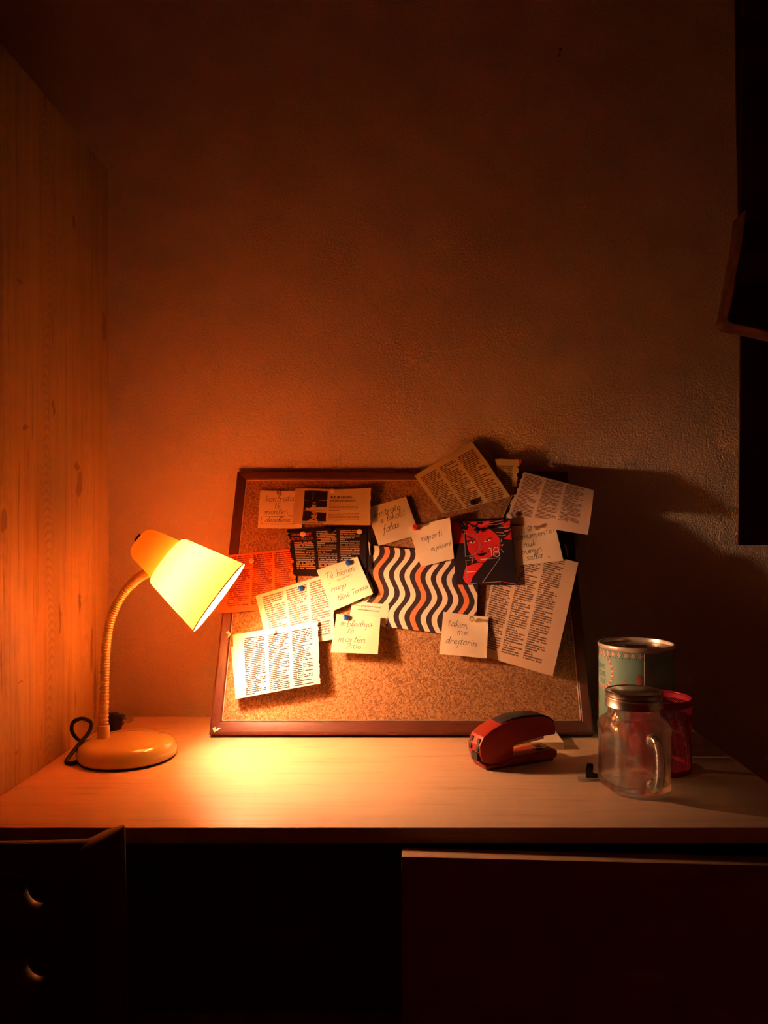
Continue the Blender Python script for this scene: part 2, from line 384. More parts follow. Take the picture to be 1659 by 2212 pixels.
def rail(a, b, c, d, mat):
    # a,b outer corners; c,d inner corners
    bm = bmesh.new()
    prof = [(-0.0145, 0), (-0.002, 0), (0, 0.16), (0, 0.84), (-0.0025, 1.0), (-0.0145, 1.0)]
    va = [bm.verts.new((a[0]+(d[0]-a[0])*k, a[1]+(d[1]-a[1])*k, z)) for z, k in prof]
    vb = [bm.verts.new((b[0]+(c[0]-b[0])*k, b[1]+(c[1]-b[1])*k, z)) for z, k in prof]
    m = len(prof)
    bm.faces.new(va); bm.faces.new(vb[::-1])
    for i in range(m): bm.faces.new((va[i], vb[i], vb[(i+1) % m], va[(i+1) % m]))
    return finish(bm, 'frame_rail', mat, board, 0.0005, 2)
X, I_ = BW/2, BW/2 - FWD
rail((-X, 0), (X, 0), (I_, FWD+.003), (-I_, FWD+.003), m_frame)
rail((X, BH), (-X, BH), (-I_, BH-FWD), (I_, BH-FWD), m_frame)
rail((-X, BH), (-X, 0), (-I_, FWD+.003), (-I_, BH-FWD), m_framev)
rail((X, 0), (X, BH), (I_, BH-FWD), (I_, FWD+.003), m_framev)
for a, b in (((-I_, FWD+.003), (I_, FWD+.003)), ((-I_, BH-FWD), (I_, BH-FWD)), ((-I_, FWD+.003), (-I_, BH-FWD)), ((I_, FWD+.003), (I_, BH-FWD))):
    tube('bead', [(a[0], a[1], -0.0020), (b[0], b[1], -0.0020)], 0.0010, m_bead, board, 8)

# ---------------------------------------------------------------- papers
class Sheet:
    """a sheet pinned to the board: four corners (TL, TR, BR, BL) in board space, each with its own lift"""
    def __init__(s, corners, lifts, pin=None, base=0.0015, bow=0.0):
        s.c = [onb(px, py, w) for (px, py), w in zip(corners, lifts)]
        s.l = lifts; s.pin = pin; s.base = base; s.bow = bow
    def uvw(s, a, b):
        (x0,y0),(x1,y1),(x2,y2),(x3,y3) = s.c; w0,w1,w2,w3 = s.l
        f = ((1-a)*(1-b), a*(1-b), a*b, (1-a)*b)
        x = f[0]*x0+f[1]*x1+f[2]*x2+f[3]*x3; y = f[0]*y0+f[1]*y1+f[2]*y2+f[3]*y3
        w = f[0]*w0+f[1]*w1+f[2]*w2+f[3]*w3
        if s.pin:
            d = math.hypot(a - s.pin[0], b - s.pin[1])
            r = 1 - math.exp(-(d / 0.42) ** 2)
            r = min(1.0, r / 0.86)
            w = s.base + (w - s.base) * r
        w += s.bow * 4 * b * (1 - b) * (0.4 + 0.6 * a)
        w += 0.0005 * math.sin(a * 5.1 + b * 3.3 + s.c[0][0] * 40) * (1 if w > 0.004 else 0.2)
        return Vector((x, y, w))
    def pt(s, a, b, off=0.0):
        p = s.uvw(a, b)
        if off:
            e = 0.01
            n = (s.uvw(a + e, b) - s.uvw(a - e, b)).cross(s.uvw(a, b - e) - s.uvw(a, b + e))
            if n.length > 0: n.normalize()
            if n.z < 0: n = -n
            p = p + n * off
        return p
THK = 0.00022
def sheet(name, label, cat, mat, corners, lifts, pin=None, base=0.0015, torn='', amp=0.03, bulge=None, group=None, nx=36, ny=36, bow=0.0):
    S = Sheet(corners, lifts, pin, base, bow)
    sd = sum(ord(ch) for ch in label)
    def edge(t_, k):
        return amp * (0.6 * noise.noise(Vector((t_ * 9 + k * 7.3, sd * 0.37, 0))) + 0.45 * noise.noise(Vector((t_ * 31 + k * 3.1, sd * 0.11, 2)))  + 0.25 * noise.noise(Vector((t_ * 80, sd * 0.7, k)))) 
    top, uv = [], []
    for j in range(ny + 1):
        for i in range(nx + 1):
            a, b = i / nx, j / ny
            L, R_, T_, B_ = 0.0, 1.0, 0.0, 1.0
            if 'L' in torn: L = abs(amp * .6) + edge(b, 1)
            if 'R' in torn: R_ = 1 - abs(amp * .6) + edge(b, 2)
            if 'T' in torn: T_ = abs(amp * .6) + edge(a, 3)
            if 'B' in torn: B_ = 1 - abs(amp * .6) + edge(a, 4)
            if bulge and 'R' in bulge: R_ += bulge['R'] * math.sin(PI * b)
            aa, bb = L + (R_ - L) * a, T_ + (B_ - T_) * b
            top.append((aa, bb))
    vs, fs, uvs = [], [], []
    for a, b in top: vs.append(S.pt(a, b)); uvs.append((a, b))
    n0 = len(vs)
    for a, b in top: vs.append(S.pt(a, b, -THK)); uvs.append((a, b))
    W = nx + 1
    for j in range(ny):
        for i in range(nx):
            q = j * W + i
            fs.append((q, q + W, q + W + 1, q + 1)); fs.append((n0 + q, n0 + q + 1, n0 + q + W + 1, n0 + q + W))
    ring = [i for i in range(nx)] + [j * W + nx for j in range(ny)] + [ny * W + i for i in range(nx, 0, -1)] + [j * W for j in range(ny, 0, -1)]
    for k in range(len(ring)):
        a, b = ring[k], ring[(k + 1) % len(ring)]
        fs.append((a, b, n0 + b, n0 + a))
    o = mesh(name, [BM @ v for v in vs], fs, mat, None, True, uvs)
    autosmooth(o, 60)
    tag(o, label, cat, group)
    o['_'] = 0; del o['_']
    return o, S
def recenter(o):
    c = sum((v.co for v in o.data.vertices), Vector()) / len(o.data.vertices)
    o.data.transform(Matrix.Translation(-c)); o.location = c
    for ch in o.children: ch.data.transform(Matrix.Translation(-c))
def decal(name, o, S, polys, mat, off=0.00012, sub=0):
    """flat print on a sheet; polys in sheet coordinates"""
    bm = bmesh.new()
    for poly in polys:
        try: bm.faces.new([bm.verts.new((a, b, 0)) for a, b in poly])
        except Exception: pass
    bmesh.ops.triangulate(bm, faces=bm.faces)
    for _ in range(sub): bmesh.ops.subdivide_edges(bm, edges=[e for e in bm.edges if e.calc_length() > 0.09], cuts=1); bmesh.ops.triangulate(bm, faces=bm.faces)
    vs = [BM @ S.pt(v.co.x, v.co.y, off) for v in bm.verts]
    bm.verts.index_update(); fs = [[v.index for v in f.verts] for f in bm.faces]; bm.free()
    return mesh(name, vs, fs, mat, o)
def ribbons(strokes, wid, asp=1.0):
    """polylines in sheet coordinates -> quads; asp = sheet width / height"""
    out = []
    for st in strokes:
        for p, q in zip(st[:-1], st[1:]):
            dx, dy = (q[0] - p[0]) * asp, q[1] - p[1]; L = math.hypot(dx, dy)
            if L < 1e-6: continue
            nx_, ny_ = -dy / L * wid / 2, dx / L * wid / 2; ex, ey = dx / L * wid * 0.25, dy / L * wid * 0.25
            out.append([((p[0]*asp+nx_-ex)/asp, p[1]+ny_-ey), ((q[0]*asp+nx_+ex)/asp, q[1]+ny_+ey), ((q[0]*asp-nx_+ex)/asp, q[1]-ny_+ey), ((p[0]*asp-nx_-ex)/asp, p[1]-ny_-ey)])
    return out
# single-stroke handwriting: x-height 1, ascender 2, descender -1
G = {
 'a': (1.1, ['1,.9 .6,1 .15,.6 .2,.1 .6,0 .95,.6 1,.95 .95,.2 1.15,0']),
 'b': (1.0, ['.15,2 .1,.1 .5,0 .9,.4 .7,.95 .15,.6']), 'c': (.9, ['.85,.85 .5,1 .1,.5 .4,0 .85,.15']),
 'd': (1.1, ['.9,.8 .5,1 .1,.5 .4,0 .85,.5 1.05,2 .95,.2 1.15,0']), 'e': (.9, ['.1,.45 .7,.6 .6,1 .2,.8 .15,.2 .5,0 .9,.2']),
 'f': (.7, ['.8,1.8 .5,2 .35,1.4 .3,0 .1,-.8', '.05,.95 .7,1']), 'h': (1.0, ['.3,2 .1,0', '.15,.5 .5,1 .8,.8 .8,.1 1,0']),
 'i': (.5, ['.2,1 .2,.15 .45,0', '.25,1.45 .28,1.5']), 'j': (.5, ['.3,1 .3,-.6 0,-1', '.3,1.45 .33,1.5']),
 'k': (.9, ['.25,2 .1,0', '.8,1 .2,.5 .5,.4 .9,0']), 'l': (.5, ['.1,.2 .45,1.6 .3,2 .15,1.2 .2,.1 .5,0']),
 'm': (1.6, ['.05,1 .15,0', '.15,.6 .4,1 .6,.8 .65,0', '.65,.6 .95,1 1.15,.8 1.2,.1 1.5,0']), 'n': (1.1, ['.05,1 .15,0', '.15,.6 .5,1 .75,.8 .75,.1 1.05,0']),
 'o': (1.0, ['.5,1 .1,.6 .3,0 .8,.2 .8,.8 .5,1 .9,.9']), 'p': (1.0, ['.2,1 .05,-1', '.15,.7 .5,1 .85,.6 .5,.05 .15,.2']),
 'r': (.8, ['.05,1 .15,0', '.15,.5 .4,.95 .75,.9']), 's': (.8, ['.7,.9 .35,1 .25,.65 .65,.35 .4,0 .05,.1']),
 't': (.7, ['.4,1.7 .25,.2 .6,0', '.0,1.1 .7,1.2']), 'u': (1.1, ['.05,1 .1,.2 .5,0 .85,.6 .9,1 .9,.1 1.1,0']),
 'v': (.9, ['.05,1 .35,0 .8,1']), 'g': (1.0, ['.9,.85 .4,1 .1,.5 .5,.05 .85,.7 .8,-.6 .3,-1']), 'z': (.9, ['.1,.95 .8,.95 .1,.05 .85,.05']),
 'T': (1.2, ['.6,1.9 .5,0', '0,1.7 .6,1.95 1.2,1.9']), 'N': (1.3, ['.1,0 .2,1.9', '.2,1.9 .9,0 1.1,1.9']),
 '2': (1.1, ['.1,1.3 .5,1.7 .85,1.2 .1,0 1,.05']), '0': (1.2, ['.6,1.3 .1,.9 .2,.1 .8,0 1.05,.8 .6,1.3']), 'O': (1.0, ['.5,.9 .1,.5 .3,0 .8,.1 .8,.7 .5,.9']),
 ':': (.6, ['.15,.25 .32,.38', '.15,.95 .32,1.08']), ' ': (.8, []), '7': (1.0, ['.1,1.6 .8,1.6 .4,0', '.2,.8 .8,.8']),
}
def hand(text, x, y, size, slope=0.0, slant=0.15, asp=1.0, squeeze=1.0, jitter=0.06):
    """strokes in sheet coordinates. (x, y) left end of the base line, size = x-height"""
    out = []; cx_ = 0.0; rnd = random.Random(text)
    for ch in text:
        um = ch == '\u00eb'
        wd, sts = G['e' if um else ch]
        if um: sts = sts + ['.15,1.5 .7,1.65']
        for st in sts:
            pts = [tuple(float(q) for q in p.split(',')) for p in st.split()]
            pts = [(px_ + rnd.uniform(-jitter, jitter), py_ + rnd.uniform(-jitter, jitter)) for px_, py_ in pts]
            pts = [(v.x, v.y) for v in crom([Vector((p[0], p[1], 0)) for p in pts], 4)]
            out.append([(x + ((cx_ + px_) * squeeze + py_ * slant) * size / asp, y - py_ * size + slope * ((cx_ + px_) * squeeze) * size) for px_, py_ in pts])
        cx_ += wd + 0.08
    return out
def typed(text, x, y, size, asp=1.0, slope=0.0, squeeze=1.0, offset=0.0):
    """type set with the built-in face -> polygons in sheet coordinates; size is cap height"""
    cu = bpy.data.curves.new('lettering', 'FONT'); cu.body = text; cu.size = size * 1.37; cu.offset = offset * size; cu.resolution_u = 2
    ob = bpy.data.objects.new('lettering', cu); COL.objects.link(ob)
    dg = bpy.context.evaluated_depsgraph_get(); me = ob.evaluated_get(dg).to_mesh()
    pol = [[(x + me.vertices[i].co.x * squeeze / asp, y - me.vertices[i].co.y + slope * me.vertices[i].co.x * squeeze / asp) for i in f.vertices] for f in me.polygons]
    ob.evaluated_get(dg).to_mesh_clear(); bpy.data.objects.remove(ob); bpy.data.curves.remove(cu)
    return pol
def rect(a, b, c, d): return [(a, b), (c, b), (c, d), (a, d)]
def ell(cx_, cy_, rx, ry, n=20, a0=0, a1=2*PI): return [(cx_ + rx*math.cos(a0+(a1-a0)*i/n), cy_ + ry*math.sin(a0+(a1-a0)*i/n)) for i in range(n + (a1-a0 < 6.2))]

cream = (0.86, 0.74, 0.58)
p_orange = text_paper('orange_printed_page', (0.82, 0.19, 0.055), (0.16, 0.015, 0.01), 3, 25, (0.10, 0.02), 0.10, 3, 0.9, 0.03, 0.10)
p_cream1 = text_paper('cream_printed_page', (0.82, 0.71, 0.58), (0.12, 0.06, 0.04), 3, 24, (0.07, 0.03), 0.12, 9, 0.9, 0.05, 0.08)
p_cream2 = text_paper('bright_printed_page', (0.84, 0.77, 0.68), (0.02, 0.01, 0.008), 3, 31, (0.12, 0.05), 0.13, 1, 1.0, 0.08, 0.02)
p_black = text_paper('black_printed_page', (0.018, 0.008, 0.010), (0.55, 0.38, 0.33), 3, 22, (0.08, 0.05), 0.14, 5, 0.8, 0.06, 0.14)
p_top = text_paper('tan_printed_page', (0.72, 0.52, 0.23), (0.13, 0.04, 0.03), 3, 27, (0.05, 0.02), 0.12, 12, 0.92, 0.10, 0.02)
p_tan2 = text_paper('tan_small_printed_page', (0.66, 0.47, 0.21), (0.13, 0.05, 0.03), 1, 11, (0.10, 0.30), 0.03, 17, 0.9, 0.22, 0.0, False)
p_right = text_paper('pinkish_printed_page', (0.76, 0.56, 0.42), (0.13, 0.06, 0.04), 3, 30, (0.07, 0.09), 0.12, 21, 0.92, 0.03, 0.19)
p_lower = text_paper('brownish_printed_page', (0.74, 0.53, 0.35), (0.12, 0.055, 0.035), 3, 46, (0.04, 0.13), 0.12, 26, 0.92, 0.02, 0.07)
p_plain = simple('plain_tan_paper', (0.70, 0.52, 0.28), 0.8, 0, 0.04, 0.2)
p_dark = simple('dark_glossy_print', (0.022, 0.010, 0.011), 0.45, 0, 0.04, 0.3)
d_red = simple('red_print', (0.74, 0.030, 0.030), 0.7, 0, 0.05, 0.2)
d_dark = simple('near_black_print', (0.022, 0.011, 0.016), 0.7, 0, 0.05, 0.2)
d_pale = simple('pale_print', (0.85, 0.66, 0.52), 0.7, 0, 0.02, 0.2)
d_grey = simple('grey_line_print', (0.33, 0.26, 0.25), 0.7)
d_skin = simple('photo_skin_tone', (0.62, 0.36, 0.16), 0.7)
d_rip = simple('pale_torn_fibre', (0.90, 0.76, 0.58), 0.9)

def fringe(o, S, edge_pts, wid=0.012):
    """pale fibre showing along a torn edge"""
    pass

def pins_of(S, a, b, h=0.0): return BM @ S.pt(a, b, h)

# -- orange page, lowest layer
sheet('magazine_page', 'orange printed page at the board\'s left edge, behind the lamp shade', 'page', p_orange,
      [(487, 1200), (640, 1184), (650, 1312), (470, 1325)], [.0022, .0022, .0018, .004], (0.45, 0.2), .0018, 'R', 0.06, group='torn magazine pages on the board')
# -- note: deadline
o, S = sheet('sticky_note', 'square note with boxed word deadline at the board\'s upper left', 'note', m_note,
      [(562, 1059), (650, 1061), (652, 1142), (556.5, 1141)], [.0035, .002, .002, .004], (0.5, 0.0), .0015, group='handwritten notes on the board')
st = hand('kontrata', .14, .30, .085, -.06) + hand('t\u00eb', .36, .47, .085) + hand('mont\u00ebn', .14, .63, .080, -.03) + hand('deadline', .15, .84, .075, -.03, .25)
st += [[(.08, .70), (.06, .85), (.12, .89), (.70, .89), (.86, .87), (.89, .70), (.66, .645)], [(.62, .68), (.10, .70)]]
decal('handwriting', o, S, ribbons(st, .009), m_ink)
recenter(o)
# -- striped poster
n = N('wavy_striped_print'); uvn = n.node('ShaderNodeUVMap'); sx = n.node('ShaderNodeSeparateXYZ'); n.t.links.new(uvn.outputs[0], sx.inputs[0]); M_ = n.math
yy = M_('MULTIPLY', sx.outputs[1], 2 * PI * 170 / 87.0)
off_ = M_('MULTIPLY', M_('SINE', M_('ADD', yy, -2.55)), 0.40)
ph = M_('ADD', M_('MULTIPLY', M_('SUBTRACT', sx.outputs[0], 0.0), 268 / 23.2), off_)
ph = M_('ADD', ph, M_('MULTIPLY', sx.outputs[1], 0.15))
lt = M_('LESS_THAN', M_('FRACT', ph), 0.50)
k4 = M_('FRACT', M_('DIVIDE', M_('ADD', M_('FLOOR', ph), 2.5), 4.0))
isor = M_('LESS_THAN', k4, 0.25)
colr = n.mix(lt, (0.045, 0.026, 0.028), n.mix(isor, (0.84, 0.70, 0.52), (0.83, 0.24, 0.095)))
n.set(colr, 0.75, 0, 0.2); m_stripe = n.m
o, S = sheet('striped_poster', 'poster of wavy black, cream and orange stripes in the middle of the board', 'poster', m_stripe,
      [(780, 1176), (1036, 1201), (1027, 1376), (753, 1345)], [.003, .003, .003, .005], None, .003, nx=30, ny=30)
decal('caption_strip', o, S, [rect(0.0, .73, .30, .965)], simple('cream_caption', (0.84, 0.70, 0.52), .75), .0002, 1)
tx = typed('"Every great movie should', .022, .785, .022, 1.5) + typed('seem new every time', .055, .835, .022, 1.5) + typed('."', .21, .905, .022, 1.5)
decal('caption_text', o, S, tx, m_ink, .0004)
recenter(o)
# -- lower right page
sheet('magazine_page', 'long brownish printed page slanting at the board\'s lower right', 'page', p_lower,
      [(1078, 1170), (1249.6, 1215), (1193.7, 1461), (1026, 1412)], [.004, .016, .017, .004], (0.1, 0.45), .0025, 'L', 0.03, group='torn magazine pages on the board', bow=.002)
# -- dark glossy scraps
o, S = sheet('print_scrap', 'dark glossy card half hidden at the board\'s upper right edge', 'scrap', p_dark,
      [(1168, 1140), (1250, 1152), (1243, 1215), (1180, 1215)], [.003, .006, .010, .003], None, .003, group='dark glossy scraps')
decal('pale_sliver', o, S, [[(.60, .42), (.68, .46), (.73, .70), (.745, .92), (.70, .76), (.66, .56)]], d_pale)
decal('fold_line', o, S, ribbons([[(.45, .38), (.99, .56)]], .01), d_grey); recenter(o)
o, S = sheet('print_scrap', 'dark glossy sheet peeping out behind the black printed page', 'scrap', p_dark,
      [(700, 1136), (800, 1139), (804, 1229), (760, 1232)], [.001, .0045, .005, .001], None, .001, group='dark glossy scraps')
decal('pink_figure', o, S, [[(.93, .34), (.975, .42), (.955, .50), (.965, .66), (.935, .70), (.925, .5)]], d_pale); recenter(o)
# -- cream page in the middle left
sheet('magazine_page', 'cream printed page tilted under the blue thumbtack, left of centre', 'page', p_cream1,
      [(552, 1287), (724, 1234), (722, 1380), (582, 1408)], [.0052, .0045, .008, .006], (0.55, 0.1), .0045, 'R', 0.02, group='torn magazine pages on the board')
# -- note: falas
o, S = sheet('sticky_note', 'tilted note reading kontrata e lokalit falas, right of the album page', 'note', m_note,
      [(791, 1098), (877, 1073), (906, 1154), (818, 1179.6)], [.0025, .003, .003, .009], None, .002, group='handwritten notes on the board')
st = hand('kontrata', .10, .30, .085, -.04, .2) + hand('e lokalit', .22, .47, .082, -.06, .25) + hand('falas', .20, .72, .09, -.08, .3)
decal('handwriting', o, S, ribbons(st, .010), m_ink); recenter(o)
# -- album page over the deadline note
o, S = sheet('magazine_page', 'torn page headed album release with three stacked photos, upper left', 'page', p_plain,
      [(638, 1055), (803, 1054), (802, 1134.5), (631, 1131)], [.004, .013, .013, .004], (0.46, 0.08), .004, 'R', 0.018, group='torn magazine pages on the board')
decal('photo_strip', o, S, [rect(.128, .055, .425, .925)], p_dark, .00012, 2)
decal('photo_divider', o, S, [rect(.128, .325, .425, .345), rect(.120, .625, .425, .640), rect(.128, .055, .425, .068), rect(.236, .10, .244, .32), rect(.424, .06, .429, .93), rect(.123, .06, .128, .93)], d_grey, .00024)
decal('photo_face', o, S, [ell(.262, .47, .030, .085), ell(.272, .765, .036, .125), [(.19, .925), (.225, .86), (.25, .85), (.272, .88), (.295, .85), (.315, .87), (.325, .925)]], d_skin, .00024)
decal('face_features', o, S, [rect(.238, .42, .292, .47), ell(.254, .735, .010, .018), ell(.286, .735, .010, .018), [(.246, .70), (.266, .712), (.266, .722), (.246, .712)], [(.298, .70), (.278, .712), (.278, .722), (.298, .712)], [(.248, .83), (.27, .805), (.296, .83), (.27, .822)], ell(.27, .875, .014, .022)], p_dark, .0004)
tx = typed('ALBUM RELEASE', .465, .262, .070, 2.05, squeeze=.84, offset=.025) + typed('w/ BUJNEL x ERGEN x YLN', .460, .362, .064, 2.05, squeeze=.66, offset=.025)
decal('heading', o, S, tx, p_dark, .00015)
rl = []
rnd = random.Random(3)
for k in range(13):
    if k == 6: continue
    y = .42 + k * .038
    x1 = .84 if k not in (5, 12) else .62
    x = .455
    while x < x1 - .02:
        L = rnd.uniform(.02, .07); rl.append(rect(x, y, min(x + L, x1), y + .015)); x += L + .008
decal('body_text', o, S, rl, simple('brown_body_text', (0.28, 0.10, 0.04), .8), .00015)
decal('date_line', o, S, typed('07.03 ANDORA STAGE', .13, .985, .045, 2.05, squeeze=.85, offset=.02), p_dark, .00015)
recenter(o)
# -- black page
o, S = sheet('magazine_page', 'black printed page with red heading, torn left side, below the album page', 'page', p_black,
      [(617, 1143), (793, 1137), (791.5, 1246), (630, 1244)], [.0045, .006, .006, .005], None, .0045, 'L', 0.05, group='torn magazine pages on the board', nx=44, ny=44)
d_head = simple('red_heading_print', (0.75, 0.10, 0.07), .7)
tx = typed('GRAND THEFT', .055, .155, .062, 1.62, squeeze=.72, offset=.01) + typed('AUTO: VICE CITY', .055, .245, .062, 1.62, squeeze=.68, offset=.01)
decal('heading', o, S, [rect(.045, .05, .345, .28)], p_dark, .0001, 1)
decal('heading', o, S, tx, d_head, .00025); recenter(o)
# -- top pages
o, S = sheet('magazine_page', 'folded back leaf behind the tan page rising above the board frame', 'page', p_plain,
      [(960, 990), (1023, 951), (1082, 1045), (1000, 1085)], [.006, .022, .006, .004], None, .004, 'R', 0.05, {'R': .22}, group='torn magazine pages on the board')
recenter(o)
o, S = sheet('magazine_page', 'small torn piece of page with a red corner above the board frame', 'page', p_tan2,
      [(1070, 992), (1128, 992), (1119, 1052), (1078, 1050)], [.020, .022, .006, .006], None, .008, 'R', 0.16, group='torn magazine pages on the board')
decal('red_margin', o, S, [rect(.905, .0, .985, .20)], d_red); recenter(o)
sheet('magazine_page', 'tan printed page tilted up above the board frame with a black tack', 'page', p_top,
      [(895, 1028), (1021, 952), (1105, 1073), (955, 1109)], [.010, .028, .014, .013], (0.40, 0.88), .010, 'RB', 0.018, group='torn magazine pages on the board', nx=44, ny=44)
# -- right page
o, S = sheet('magazine_page', 'dark edge of a leaf showing left of the pinkish torn page', 'page', p_dark,
      [(1108, 1068), (1140, 1060), (1130, 1128), (1082, 1124)], [.004, .004, .003, .003], None, .003, group='torn magazine pages on the board')
decal('pale_edge', o, S, ribbons([[(.01, .0), (.01, 1.0)]], .02), d_pale); recenter(o)
sheet('magazine_page', 'pinkish torn page overhanging the board\'s upper right corner', 'page', p_right,
      [(1126, 1018), (1283, 1059), (1270, 1155), (1084, 1126)], [.010, .024, .027, .006], (0.08, 0.92), .005, 'L', 0.045, group='torn magazine pages on the board', nx=44, ny=44, bow=.003)
# -- note in shadow on the right
o, S = sheet('sticky_note', 'note with a clear pushpin under the pinkish torn page, partly shadowed', 'note', m_note,
      [(1104, 1138), (1197, 1126), (1217, 1211), (1114, 1222)], [.008, .015, .015, .007], (0.45, 0.12), .007, group='handwritten notes on the board')
st = hand('dokumenteti', .06, .36, .085, -.10, .12) + hand('nuk', .22, .56, .085, -.05) + hand('punon', .16, .73, .08, -.06) + hand('sella', .22, .90, .085, -.07, .3) + [[(.68, .84), (.74, .90), (.84, 1.0)]]
decal('handwriting', o, S, ribbons([[q for q in s_ if q[1] < .985] for s_ in st], .010), m_ink); recenter(o)
# -- red poster card
o, S = sheet('red_poster_card', 'red and black card with a smiling woman\'s face and the number 18', 'card', d_dark,
      [(974, 1126), (1102, 1122), (1117, 1264), (985, 1263)], [.008, .0155, .013, .007], (0.38, 0.18), .007, group=None)
def C7(pts):
    """close-up pixels of the card -> card coordinates (bilinear inverse by iteration)"""
    q = [(45, 170), (1370, 125), (1520, 1600), (155, 1590)]; out = []
    for X_, Y_ in pts:
        a = b = .5
        for _ in range(30):
            fx = (1-a)*(1-b)*q[0][0]+a*(1-b)*q[1][0]+a*b*q[2][0]+(1-a)*b*q[3][0]; fy = (1-a)*(1-b)*q[0][1]+a*(1-b)*q[1][1]+a*b*q[2][1]+(1-a)*b*q[3][1]
            a += (X_ - fx) / 1330; b += (Y_ - fy) / 1450
        out.append((min(.995, max(.005, a)), min(.995, max(.005, b))))
    return out
decal('background', o, S, [C7([(45,170),(1370,125),(1415,605),(1180,560),(900,600),(360,650),(62,690)])], d_red, .0001, 2)
decal('hair', o, S, [C7([(350,180),(235,160),(230,240),(290,320),(255,330),(330,460),(350,640),(400,700),(420,520),(380,420),(420,340),(560,290),(600,300),(620,330),(860,325),(1010,400),(1100,500),(1140,570),(1230,575),(1330,500),(1400,380),(1385,240),(1375,130),(800,160)])], d_dark, .0002, 1)
decal('face', o, S, [C7([(380,440),(385,380),(440,310),(560,285),(830,325),(960,370),(1060,450),(1110,520),(1140,600),(1150,780),(1130,900),(1000,960),(880,1010),(800,1100),(700,1110),(640,1080),(520,960),(450,870),(420,750),(400,620)]),
      C7([(380,1200),(640,1110),(780,1120),(690,1230),(640,1290),(520,1440),(500,1530),(430,1570),(370,1560),(330,1480),(315,1450),(335,1330)]),
      C7([(1160,270),(1380,140),(1380,250)]), C7([(1230,570),(1390,420),(1410,600)])], d_red, .0003, 1)
decal('fringe_lock', o, S, [C7([(570,400),(600,420),(680,410),(830,330),(700,295),(610,305),(560,340)]), C7([(300,180),(420,280),(350,330),(250,250)])], d_dark, .0004)
decal('features', o, S, [C7([(720,560),(800,490),(900,440),(1010,460),(920,458),(820,510),(730,580)]), C7([(395,510),(440,500),(590,580),(580,590),(470,545)]),
      C7([(390,620),(440,650),(470,610),(560,600),(610,630),(600,610),(540,585),(450,595),(380,600)]), C7([(780,610),(850,560),(950,560),(1010,520),(1020,545),(960,590),(990,560),(880,575)]),
      C7([(610,905),(700,900),(760,885),(870,880),(800,940),(740,965),(680,960)]), C7([(690,870),(740,840),(790,790),(760,850),(700,880)]), C7([(615,815),(650,850),(640,855),(610,830)]),
      C7([(870,830),(905,860),(890,880)]), C7([(1060,680),(1075,740),(1050,720)])], d_dark, .00042)
decal('eye_white', o, S, [C7([(465,655),(520,615),(600,635),(570,660),(510,670)]), C7([(780,625),(850,580),(900,570),(950,590),(900,620),(830,630)])], d_pale, .0005)
for q_ in (C7(ell(540, 635, 20, 22, 10)), C7(ell(860, 598, 24, 24, 10))): decal('pupil', o, S, [q_], d_dark, .0006)
decal('mouth_line', o, S, [C7([(650,915),(740,925),(830,900),(740,940),(690,935)])], d_dark, .0006)
def RB(lst, wid): return ribbons([C7(l) for l in lst], wid, .92)
arc = [(340+340*math.sin(t_)**1.0 if False else 360 + 340*math.cos(t_), 700 + 270*math.sin(t_)) for t_ in [(-PI/2)+PI*i/18 for i in range(19)]]
decal('line_lettering', o, S, RB([[(345,430)] + arc + [(370,970),(345,430)], [(580,1050),(380,1060),(415,1570)], [(408,1320),(590,1310)],
      [(700,1045),(1150,1000),(745,1555),(1160,1525)], [(895,780),(945,785),(965,970)], [(420,1575),(620,1560)]], .011), d_grey, .0007)
decal('digit', o, S, RB([ell(1058, 820, 55, 58, 16) + [(1113, 820)], ell(1068, 915, 70, 58, 16) + [(1138, 915)]], .012), d_pale, .0008)
decal('digit', o, S, RB([[(895,780),(945,785),(965,970)]], .012), d_pale, .0008)
for l_ in ([(408,1320),(590,1310)], [(710,1040),(880,1025)]): decal('pale_line', o, S, RB([l_], .012), d_pale, .0008)
m_streak = simple('pinkish_print', (.68, .20, .16), .7)
for l_ in [[(740,250),(860,200),(1000,185),(1230,140)], [(860,235),(1050,240),(1220,205)], [(1120,310),(1240,310),(1375,280)], [(1240,400),(1330,385),(1385,350)], [(1060,415),(1160,430),(1230,440)], [(1120,490),(1180,500),(1270,485)], [(260,215),(300,270)], [(330,190),(370,240)], [(290,350),(370,380)], [(1180,570),(1165,640)], [(460,990),(530,1000),(540,1040),(510,1130)], [(1150,720),(1210,700),(1180,760)], [(1165,800),(1220,880)]]: decal('hair_streak', o, S, RB([l_], .013), m_streak, .0007)
decal('red_corner', o, S, [C7([(1130,1500),(1230,1525),(1500,1570),(1510,1595),(1400,1575),(1250,1540)])], d_red, .0003)
recenter(o)
# -- note: raporti
o, S = sheet('sticky_note', 'note reading raporti mjeksorë with a red pushpin at its corner', 'note', m_note,
      [(881.6, 1138), (971.7, 1118), (981, 1207), (909.5, 1224)], [.007, .020, .008, .010], (0.08, 0.1), .0075, group='handwritten notes on the board')
st = hand('raporti', .22, .42, .085, -.06, .15) + hand('mjeksor\u00eb', .40, .70, .07, -.06, .2)
decal('handwriting', o, S, ribbons(st, .010), m_ink); recenter(o)
